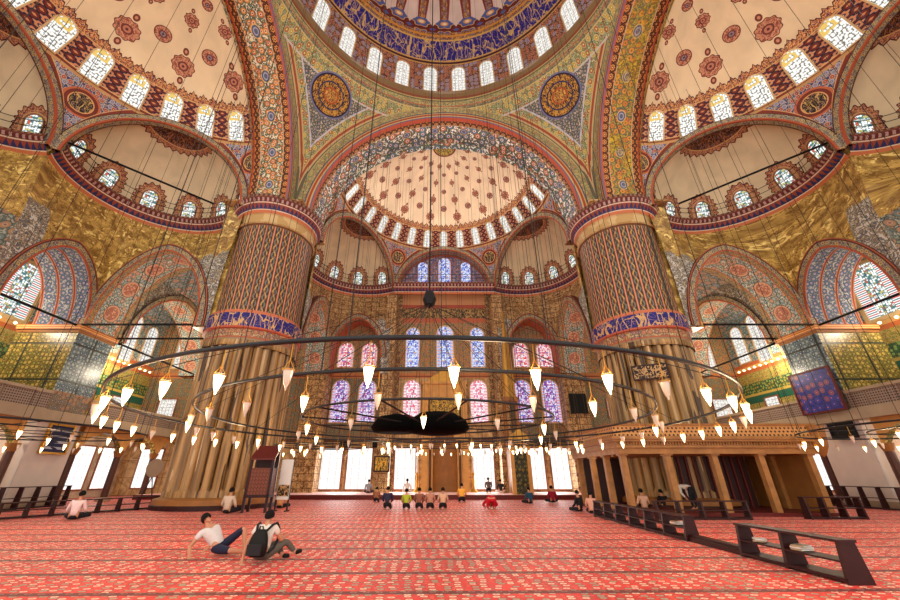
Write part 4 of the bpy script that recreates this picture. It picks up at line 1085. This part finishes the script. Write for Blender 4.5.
# ------------------------------------------------------------------ preacher's chair by the left pier
M = Mat('pierced_brown_wood', .5); x, y, z = M.pos(); a = ((x+y)/.16).fract()-.5; b = (z/.16).fract()-.5
MT['wood_lattice'] = M.out(M.layers((112,58,42), ((a.sq()+b.sq()).sqrt() < .22, (40,18,14)), ((a+b).abs() < .06, (150,92,66))))
kc = empty('preachers_chair', (-9.2,9.5,0), rad(6)); kc.scale = (.82,.82,1); tag(kc, 'tall dark wooden preacher chair with pierced panels in front of the left pier', 'chair')
for a in ((-.62,-.45),(.62,-.45),(-.62,.45),(.62,.45)):
    m = MB(); m.box(a[0]-.07,a[0]+.07,a[1]-.07,a[1]+.07,0,2.3 if a[1] < 0 else 2.9); m.build('leg', MT['wood'], kc)
m = MB(); m.box(-.55,.55,-.47,-.42,.75,1.9); m.build('front_panel', MT['wood_lattice'], kc)
for sg in (-1,1):
    m = MB(); m.box(sg*.62-.03,sg*.62+.03,-.38,.38,.75,1.9); m.build('side_panel', MT['wood_lattice'], kc)
m = MB(); m.box(-.7,.7,-.52,.52,.62,.75); m.build('seat_board', MT['wood'], kc)
m = MB(); m.box(-.55,.55,.42,.48,.75,2.8); m.build('backrest', MT['wood'], kc)
m = MB(); m.add([(x,y,z) for x in (-.7,.7) for y, z in ((-.55,2.25),(-.55,2.35),(.5,2.95),(.5,2.85))], [(0,1,2,3),(4,5,6,7),(0,1,5,4),(1,2,6,5),(2,3,7,6),(3,0,4,7)]); m.build('canopy_rail', MT['wood_red'], kc)
bd = empty('notice_stand', (-8.2,9.9,0), rad(-12)); tag(bd, 'white free-standing notice panel beside the wooden preacher chair', 'notice stand')
m = MB(); m.box(-.35,.35,-.03,.03,.5,2.3); m.build('panel', MT['white'], bd)
m = MB(); m.box(-.3,.3,-.05,-.03,.65,1.15); m.build('printed_area', MT['darkscript'], bd)
for sg in (-1,1): 
    m = MB(); m.box(sg*.33-.03,sg*.33+.03,-.2,.2,0,.06); m.box(sg*.33-.03,sg*.33+.03,-.03,.03,0,2.35); m.build('leg', MT['wood'], bd)
# ------------------------------------------------------------------ low book racks
def rack(loc, rz, L, label, n=3, h=.55, d=.34, shelf=True, group='low wooden book racks', mat='wood'):
    o = tag(empty('book_rack', loc, rz), label, 'rack', group)
    for k in range(n+1):
        x = -L/2+L*k/n; w = .035
        m = MB()
        m.add([(x-w,-d/2,0),(x-w,d/2,0),(x-w,d*.32,h),(x-w,-d*.32,h),(x+w,-d/2,0),(x+w,d/2,0),(x+w,d*.32,h),(x+w,-d*.32,h)],
              [(0,1,2,3),(7,6,5,4),(0,3,7,4),(1,5,6,2),(3,2,6,7),(0,4,5,1)])
        m.build('upright', MT[mat], o)
    m = MB(); m.box(-L/2-.06,L/2+.06,-d*.36,d*.36,h,h+.04); m.build('top_board', MT[mat], o)
    if shelf: m = MB(); m.box(-L/2,L/2,-d*.40,d*.40,h*.5,h*.5+.03); m.build('shelf', MT[mat], o)
    m = MB(); m.box(-L/2,L/2,-d/2,d/2,.03,.08); m.build('bottom_board', MT[mat], o)
    return o
X0 = 6.2
rack((X0,-2.05,0), rad(90), 2.3, 'nearest dark wooden book rack with open shelves on the right', 2, .58, .42)
rack((X0,4.3,0), rad(90), 6.4, 'long dark wooden book rack running back from the gap on the right', 6, .56, .40)
m = MB(); m.box(X0-.14,X0+.14,-.85,1.05,0,.10); m.box(X0-.1,X0+.1,-.85,1.05,.10,.16); tag(m.build('floor_rail', MT['wood']), 'low dark wooden floor rail bridging the gap between the right racks', 'rail')
rack((9.9,6.35,0), 0, 3.6, 'dark book rack before the left bays of the marble loggia', 4, .62, .36)
rack((15.3,6.5,0), 0, 2.2, 'dark book rack before the right end of the marble loggia', 3, .75, .36)
rack((-16.65,8.8,0), rad(66), 5.9, 'long dark wooden rack left of the left pier', 7, .55, .36)
rack((-18.9,4.0,0), rad(66), 4.0, 'dark wooden rack cut by the left edge of the photo', 5, .55, .36)
for sg, wd in ((-1,'left'),(1,'right')):
    rack((sg*22.05,11.7,0), rad(90), 3.6, 'tall dark shelf unit against the white block on the %s' % wd, 4, 1.0, .34, group='shelf units at the white blocks')
    rack((sg*22.05,7.6,0), rad(90), 3.4, 'tall dark shelf unit in front of the %s arcade' % wd, 4, 1.0, .34, group='shelf units at the white blocks')
# things on the racks
def book_pile(x, y, z, n, label, rz=0):
    for k in range(n):
        m = MB(); m.box(-.14,.14,-.10,.10,0,.028); m.box(-.135,.135,-.103,-.09,.004,.024,1)
        o = m.build('book', [MT['white'] if k % 2 else MT['grey_marble'], MT['white']]); o.location = (x, y, z+k*.03); o.rotation_euler = (0,0,rz+random.uniform(-.4,.4))
        tag(o, '%s book of the pile %s' % (('lowest','second','third','topmost')[k if k < n-1 else 3], label), 'book', 'books on the racks')
book_pile(X0, -2.3, .33, 3, 'in the near half of the nearest right rack', .3)
book_pile(X0, -1.3, .33, 2, 'in the far half of the nearest right rack', 1.1)
book_pile(X0, 1.7, .325, 3, 'at the near end of the long right rack', .5)
# fan / easel things by the left arcade
ea = tag(empty('round_drum', (-19.5,16.5,0)), 'round tan disc on a stand by the left arcade', 'drum')
m = MB(); m.lathe([(0,-.05),(.55,-.05),(.58,0),(.55,.05),(0,.05)], 24); m.v = [(p[0], p[2], p[1]+2.0) for p in m.v]; m.build('disc', MT['grey_marble'], ea)
for sg in (-1,1): 
    m = MB(); m.tube([(sg*.45,0,0),(0,0,1.5)], .03, 6); m.build('leg', MT['iron'], ea)
# ------------------------------------------------------------------ people
def cmat(name, c): 
    k = 'cloth_'+name
    if k not in MT: MT[k] = plain(k, c, .8, 0, .12, 20)
    return MT[k]
MT['skin'] = plain('skin', (196,138,108), .55, 0, .05, 12); MT['hair'] = plain('hair', (14,10,9), .9)
def skin_mesh(name, chains, mat, parent, sub=2):
    """chains: list of lists of (x,y,z,r); equal points are welded"""
    vs = []; es = []; rs = []; idx = {}
    for ch_ in chains:
        prev = None
        for p in ch_:
            key = tuple(round(q, 4) for q in p[:3])
            if key not in idx: idx[key] = len(vs); vs.append(p[:3]); rs.append(p[3])
            i = idx[key]
            if prev is not None and prev != i: es.append((prev, i))
            prev = i
    me = bpy.data.meshes.new(name); me.from_pydata(vs, es, []); o = bpy.data.objects.new(name, me); C.objects.link(o)
    me.materials.append(mat)
    o.modifiers.new('s', 'SKIN'); ly = me.skin_vertices[0] if me.skin_vertices else None
    if ly is None:
        bm = bmesh.new(); bm.from_mesh(me); bm.verts.layers.skin.verify(); bm.to_mesh(me); bm.free(); ly = me.skin_vertices[0]
    for i, r in enumerate(rs):
        ly.data[i].radius = (r, r) if not isinstance(r, tuple) else r; ly.data[i].use_root = (i == 0)
    md = o.modifiers.new('u', 'SUBSURF'); md.levels = md.render_levels = sub
    dg = bpy.context.evaluated_depsgraph_get(); ev = o.evaluated_get(dg); m2 = bpy.data.meshes.new_from_object(ev)
    o.modifiers.clear(); o.data = m2; m2.polygons.foreach_set('use_smooth', [True]*len(m2.polygons))
    if not m2.materials: m2.materials.append(mat)
    o.parent = parent; return o
def lerp(a, b, t): return tuple(a[i]+(b[i]-a[i])*t for i in range(3))
def hand(p, d, side, r=.011, curl=.5, up=(0,0,1)):
    """palm and five fingers from wrist p along d"""
    d = Vector(d).normalized(); u = Vector(up); s = d.cross(u).normalized()*side; u = s.cross(d).normalized()*side
    w = Vector(p); pc = w+d*.05; chains = [[(*w,.026), (*pc,.032)]]
    for k, (off, L) in enumerate(((-.028,.070),(-.010,.082),(.010,.076),(.027,.060))):
        a = pc+d*.03+s*off; b = a+d*L*.5; c = b+(d*(1-curl)-u*curl).normalized()*L*.5
        chains.append([(*pc,.032), (*a,.011), (*b,.009), (*c,.008)])
    t = w+d*.02-s*.03; chains.append([(*pc,.032), (*t,.012), (*(t+(d*.6-s*.7)*.04),.010), (*(t+(d*.9-s*.5)*.065),.008)])
    return chains
def person(loc, rz, J, shirt, trou, label, hairm='hair', sleeves=True, long_t=True, fingers=False, group=None, shoes=None, scale=1.0, cap=None, skirt=False):
    """J: joints pelvis, chest, neck, head, and for l/r: sh, el, wr, hip, kn, an, toe"""
    o = tag(empty('person', loc, rz), label, 'person', group); o.scale = (scale,)*3
    P = {k: Vector(v) for k, v in J.items()}
    ab = P['pelvis'].lerp(P['chest'], .5)
    body = [[(*P['pelvis'],.125),(*ab,.115),(*P['chest'],.125),(*P['neck'],.052)]]
    hd = (P['head']-P['neck']); 
    body.append([(*P['neck'],.052),(*(P['neck']+hd*.45),.058),(*P['head'],.095),(*(P['head']+hd.normalized()*.075),.07)])
    f = P.get('face', Vector((0,-1,0))).normalized(); h0 = P['head']-hd.normalized()*.01
    body.append([(*P['head'],.095),(*(h0+f*.088),.02),(*(h0+f*.112-hd.normalized()*.02),.011)])
    sh = []; tr = []; hands = []
    for s, sg in (('l',-1),('r',1)):
        S, E_, W = P['sh'+s], P['el'+s], P['wr'+s]; H, K, A, T_ = P['hip'+s], P['kn'+s], P['an'+s], P['toe'+s]
        m1, m2 = S.lerp(E_, .5), E_.lerp(W, .45)
        body.append([(*P['chest'],.125),(*S,.058),(*m1,.048),(*E_,.040),(*m2,.038),(*W,.026)])
        if fingers: 
            for c_ in hand(W, (W-E_), sg): body.append(c_)
        else:
            d = (W-E_).normalized(); body.append([(*W,.026),(*(W+d*.07),.034),(*(W+d*.15),.018)])
        body.append([(*P['pelvis'],.125),(*H,.088),(*H.lerp(K,.5),.074),(*K,.056),(*K.lerp(A,.35),.054),(*A,.036),(*(A.lerp(T_,.5)),.036),(*T_,.026)])
        q = [(*P['chest'],.150),(*S,.076),(*m1,.064),(*E_,.052)]
        if sleeves: q += [(*m2,.048),(*E_.lerp(W,.85),.038)]
        else: q = q[:3]
        sh.append(q)
        tr.append([(*P['pelvis'],.140),(*H,.105),(*H.lerp(K,.5),.090),(*K,.072)]+([(*K.lerp(A,.4),.066),(*K.lerp(A,.88),.050)] if long_t else []))
    skin_mesh('body', body, MT['skin'], o)
    skin_mesh('shirt', [[(*(P['pelvis']+(P['pelvis']-ab)*.2),.142),(*ab,.136),(*P['chest'],.150),(*P['neck'].lerp(P['chest'],.45),.075)]]+sh, shirt, o)
    skin_mesh('trousers', [[(*P['pelvis'].lerp(ab,.3),.136),(*P['pelvis'],.140)]]+tr, trou, o)
    # hair cap: part of a sphere on the crown and back of the head
    hn = hd.normalized(); m = MB(); hc = P['head']+hn*.022-f*.012
    b = Vector(-f); b = (b-hn*b.dot(hn)).normalized(); s_ = hn.cross(b)
    for i in range(10):
        for j in range(16):
            vs = []
            for a_, c_ in ((i,j),(i+1,j),(i+1,j+1),(i,j+1)):
                ph = 2*PI*c_/16; back = .5+.5*math.cos(ph); th = (a_/10)*rad(80+55*back)
                R = .112; vs.append(hc+hn*(R*1.05*math.cos(th))+(b*math.cos(ph)+s_*math.sin(ph)*.88)*(R*math.sin(th)))
            m.add(vs, [(0,1,2,3)])
    hh = m.build(cap or 'hair', MT[hairm], o, smooth=True)
    if shoes:
        for s in 'lr':
            A, T_ = P['an'+s], P['toe'+s]; skin_mesh('shoe', [[(*(A+(A-T_)*.15),.046),(*A.lerp(T_,.5),.048),(*(A+(T_-A)*1.15),.034)]], shoes, o, 1)
    return o
# local frame: the person faces -y, pelvis low on the floor
SIT = dict(pelvis=(0,.05,.14), chest=(0,.02,.50), neck=(0,-.01,.66), head=(0,-.04,.80), face=(0,-1,-.2),
           shl=(-.17,.03,.58), ell=(-.27,-.02,.32), wrl=(-.20,-.24,.20), shr=(.17,.03,.58), elr=(.27,-.02,.32), wrr=(.20,-.24,.20),
           hipl=(-.10,.02,.12), knl=(-.36,-.30,.14), anl=(-.02,-.38,.06), toel=(.14,-.36,.05), hipr=(.10,.02,.12), knr=(.36,-.30,.14), anr=(.06,-.28,.06), toer=(-.12,-.26,.05))
KNEEL = dict(SIT, pelvis=(0,.08,.26), chest=(0,-.02,.60), neck=(0,-.05,.75), head=(0,-.10,.88), shl=(-.18,-.02,.68), shr=(.18,-.02,.68), ell=(-.24,-.06,.44), elr=(.24,-.06,.44), wrl=(-.14,-.28,.30), wrr=(.14,-.28,.30),
             hipl=(-.10,.06,.24), hipr=(.10,.06,.24), knl=(-.14,-.34,.09), knr=(.14,-.34,.09), anl=(-.09,.12,.05), anr=(.09,.12,.05), toel=(-.09,.26,.04), toer=(.09,.26,.04))
BOW = dict(pelvis=(0,.30,.88), chest=(0,-.08,.98), neck=(0,-.24,.97), head=(0,-.37,.92), face=(0,-.3,-1),
           shl=(-.18,-.12,.98), ell=(-.20,-.10,.70), wrl=(-.12,.02,.48), shr=(.18,-.12,.98), elr=(.20,-.10,.70), wrr=(.12,.02,.48),
           hipl=(-.10,.30,.84), knl=(-.11,.24,.46), anl=(-.11,.28,.07), toel=(-.12,.12,.03), hipr=(.10,.30,.84), knr=(.11,.24,.46), anr=(.11,.28,.07), toer=(.12,.12,.03))
PROS = dict(pelvis=(0,.28,.42), chest=(0,-.05,.30), neck=(0,-.20,.20), head=(0,-.30,.13), face=(0,-.4,-1),
            shl=(-.17,-.08,.30), ell=(-.30,-.22,.14), wrl=(-.20,-.42,.05), shr=(.17,-.08,.30), elr=(.30,-.22,.14), wrr=(.20,-.42,.05),
            hipl=(-.10,.28,.38), knl=(-.13,.02,.08), anl=(-.09,.42,.07), toel=(-.09,.54,.03), hipr=(.10,.28,.38), knr=(.13,.02,.08), anr=(.09,.42,.07), toer=(.09,.54,.03))
# near pair: man with a backpack, seen from behind, knees up, and a man lying on his side
BP = dict(pelvis=(0,.02,.15), chest=(0,.02,.50), neck=(.0,-.02,.66), head=(.0,-.05,.79), face=(0,-1,-.35),
          shl=(-.19,.02,.59), ell=(-.30,.12,.34), wrl=(-.30,.20,.08), shr=(.19,.02,.59), elr=(.30,-.10,.36), wrr=(.30,-.32,.40),
          hipl=(-.10,0,.13), knl=(.10,-.42,.26), anl=(.34,-.22,.07), toel=(.46,-.26,.06), hipr=(.10,0,.13), knr=(.36,-.26,.32), anr=(.56,-.36,.10), toer=(.68,-.34,.14))
p1 = person((-4.2,-1.45,0), rad(180), dict((k, (-v[0], v[1], v[2])) if k != 'x' else (k, v) for k, v in BP.items()), cmat('white', (224,214,206)), cmat('greygreen', (92,86,78)),
            'man sitting on the carpet with a black backpack, seen from behind', fingers=True, sleeves=False, shoes=MT['black'])
def backpack():
    o = tag(empty('backpack', (-4.2,-1.68,.0)), 'black backpack worn by the man sitting on the carpet', 'backpack'); o.scale = (1.22,1.1,1.0)
    m = MB()
    N, K = 16, 10
    def fn(u, v):
        t = v; w = .17*math.sin(PI*min(1, .12+t*.80))**.35*(1-.25*t); d = .11*(1-.35*t)*(math.sin(PI*min(1,max(0,.08+t*.84)))**.4)
        a = u; return (w*math.copysign(abs(math.cos(a))**.6, math.cos(a)), .02-d*.9+d*math.copysign(abs(math.sin(a))**.7, math.sin(a)), .13+.46*t)
    m.grid(fn, lsp(0, 2*PI, 28), lsp(0, 1, 14)); m.build('bag', MT['black'], o, smooth=True)
    m = MB(); m.box(-.11,.11,-.235,-.17,.18,.36); m.build('front_pocket', cmat('charcoal', (34,33,38)), o)
    m = MB(); m.tube([(-.03,-.03,.60),(-.02,-.04,.65),(.02,-.04,.65),(.03,-.03,.60)], .012, 6); m.build('grab_handle', MT['black'], o)
    for sg in (-1, 1):
        m = MB(); m.tube([(sg*.08,.0,.56),(sg*.13,.12,.66),(sg*.15,.26,.68),(sg*.16,.38,.56),(sg*.17,.40,.42),(sg*.17,.22,.24),(sg*.14,.06,.18)], .022, 8); m.build('strap', cmat('charcoal', (34,33,38)), o, smooth=True)
backpack()
RC = dict(pelvis=(.30,.0,.16), chest=(.02,.02,.44), neck=(-.08,.0,.57), head=(-.13,-.02,.68), face=(.9,-.2,-.1),
          shl=(-.09,-.16,.43), ell=(-.22,-.26,.18), wrl=(-.10,-.38,.05), shr=(.03,.17,.52), elr=(.16,.10,.28), wrr=(.10,-.10,.16),
          hipl=(.30,-.10,.13), knl=(.68,-.20,.12), anl=(.98,-.02,.07), toel=(1.10,-.08,.05), hipr=(.32,.10,.17), knr=(.72,.14,.50), anr=(.84,.10,.08), toer=(.96,.04,.04))
person((-5.75,-.75,0), rad(-4), RC, cmat('palegrey', (214,206,206)), cmat('navy', (32,34,60)), 'man lying on one elbow on the carpet with one knee raised', fingers=True, sleeves=False, long_t=False)
# the others: (px, base py) -> floor point
def at(px, py, z=0):
    v = 300-py; Z = 157.9+.9033*v; Y = 332.4-.4289*v; s = (z-1.6)/Z
    return (-.6+(px-438)*s, -10.5+Y*s, z)
nudge = {(374, 492.5): (-6.0, 21.6), (234, 510): (-10.2, 8.75), (287, 499): (-8.9, 11.6)}
def sitter(px, py, pose, shirt, trou, label, z=0, face=0, scale=1.0, hair='hair', sleeves=True, group=None):
    x, y, z = at(px, py, z); x, y = nudge.get((px, py), (x, y)); return person((x, y, z), rad(180+face), pose, shirt, trou, label, hairm=hair, sleeves=sleeves, scale=scale, group=group)
bl = cmat('black', (26,24,30)); W_ = cmat('white', (224,214,206))
sitter(234, 510, SIT, cmat('oat', (206,186,166)), bl, 'person in a pale shirt sitting beside the wooden preacher chair', scale=1.15)
sitter(287, 499, SIT, cmat('tan', (206,160,100)), bl, 'person in a tan top sitting on the step right of the preacher chair', z=.0, scale=1.1)
sitter(387, 510, KNEEL, cmat('darkblue', (42,40,66)), bl, 'person in dark blue sitting left of the row of worshippers', scale=1.05)
sitter(376, 503, KNEEL, cmat('umber', (150,96,60)), bl, 'person in brown kneeling behind the one in dark blue', scale=.9)
G = 'worshippers kneeling in a row'
sitter(406, 510, KNEEL, cmat('lime', (170,180,50)), bl, 'person in yellow-green kneeling at the left end of the row', scale=.95)
sitter(419, 510, KNEEL, cmat('brown', (140,88,70)), bl, 'person in brown kneeling second from the left in the row', scale=1.0)
sitter(430, 510, KNEEL, cmat('rosewood', (186,128,106)), bl, 'person in dusty pink kneeling in the middle of the row', scale=1.0)
sitter(443, 510, KNEEL, cmat('sand', (214,170,140)), bl, 'person in sand colour kneeling at the right end of the row', scale=1.0)
sitter(462, 503, KNEEL, cmat('yellow', (226,164,60)), bl, 'person in yellow kneeling right of the row', scale=1.1)
sitter(491, 509, PROS, cmat('scarlet', (196,24,44)), cmat('scarlet', (196,24,44)), 'person in scarlet bowing low on the carpet', scale=1.25)
sitter(530, 504, SIT, cmat('teal', (34,76,104)), bl, 'person in teal sitting before the pulpit door', scale=1.0, face=20)
sitter(553, 503, SIT, cmat('crimson', (150,24,48)), bl, 'person in crimson sitting left of the loggia', scale=1.05)
sitter(580, 512, SIT, bl, bl, 'person in black sitting beside the loggia corner', scale=1.0, face=30)
sitter(593, 514, SIT, cmat('rose', (214,160,140)), bl, 'person in rose leaning against the loggia racks', scale=1.0, face=-40)
sitter(645, 511, SIT, cmat('peach', (226,176,150)), bl, 'person in a peach shirt sitting behind the racks before the loggia', scale=1.05)
sitter(665, 510, SIT, bl, bl, 'person in black sitting between two loggia columns', scale=1.0)
x, y, z = at(698, 507, .14); person((11.0, 8.9, .14), rad(200), BOW, W_, bl, 'person in white shirt bowing in prayer inside the loggia')
x, y, z = at(84, 516, 0); person((-14.9, 6.2, 0), rad(200), SIT, cmat('blush', (232,206,206)), bl, 'person in a pale pink shirt sitting by the left rack', scale=1.1)
sitter(374, 492.5, SIT, cmat('grey', (150,150,160)), bl, 'person in grey sitting on the platform under the second ground window', z=.3, scale=1.05)
sitter(407, 493, SIT, W_, W_, 'person in white sitting on the platform under the third ground window', z=.3, scale=1.1)
sitter(489, 493, KNEEL, cmat('taupe', (96,84,84)), bl, 'person in taupe sitting on the platform behind the one in scarlet', z=.3, scale=1.1)
sitter(501, 493, SIT, cmat('charcoal', (34,33,38)), W_, 'person in charcoal with pale trousers sitting beside the pulpit', z=.3, scale=1.05)
# ------------------------------------------------------------------ camera, light
sc = bpy.context.scene
cam = bpy.data.cameras.new('camera'); co = bpy.data.objects.new('camera', cam); C.objects.link(co)
co.location = (-.6, -10.5, 1.6); co.rotation_euler = (rad(90+25.4), 0, 0)
cam.sensor_width = 36; cam.lens = 368/900*36; cam.shift_x = 12/900; cam.clip_start = .05; cam.clip_end = 300
sc.camera = co
w = bpy.data.worlds.new('daylight'); sc.world = w; w.use_nodes = True
w.node_tree.nodes['Background'].inputs[0].default_value = (1.0, .94, .85, 1); w.node_tree.nodes['Background'].inputs[1].default_value = 1.65
def area(name, loc, rot, sx, sy, e, col=(1,.95,.88)):
    l = bpy.data.lights.new(name, 'AREA'); l.shape = 'RECTANGLE'; l.size = sx; l.size_y = sy; l.energy = e; l.color = col
    o = bpy.data.objects.new(name, l); C.objects.link(o); o.location = loc; o.rotation_euler = rot; return o
# daylight falling in through the window rings of the half dome and great dome
for sd in ('far', 'left', 'right'):
    T = TF[sd]
    for az in (25, 57, 90, 123, 155):
        d = Vector((math.cos(rad(az)), math.sin(rad(az)), 0)); p = Vector((0, 14.3, 24.6))+d*7.9
        P = Vector(T(p)); Q = Vector(T(p-d+Vector((0,0,-.25)))); dr = (Q-P).normalized()
        o = area('window_daylight', P, dr.to_track_quat('-Z', 'Y').to_euler(), 1.6, 1.6, 170 if sd == 'far' else 90, (1,.96,.9))
for az in range(20, 180, 35):
    d = Vector((math.cos(rad(az)), math.sin(rad(az)), 0)); P = Vector((0,0,34.6))+d*11.2; dr = (-d+Vector((0,0,-.5))).normalized()
    area('window_daylight', P, dr.to_track_quat('-Z', 'Y').to_euler(), 2, 2, 120, (1,.97,.93))
for x in (-8.7, -3.45, 3.35, 9.0):
    area('window_daylight', Vector((x, 24.1, 2.2)), Vector((0,-1,-.12)).to_track_quat('-Z', 'Y').to_euler(), 2.2, 3, 170, (1,.96,.92))
sc.view_settings.view_transform = 'Standard'; sc.view_settings.look = 'None'; sc.view_settings.gamma = 1
sc.view_settings.exposure = 0.12
try: sc.view_settings.use_curve_mapping = False
except Exception: pass
sc.cycles.use_denoising = True
sc.cycles.max_bounces = 5; sc.cycles.diffuse_bounces = 4; sc.cycles.glossy_bounces = 2
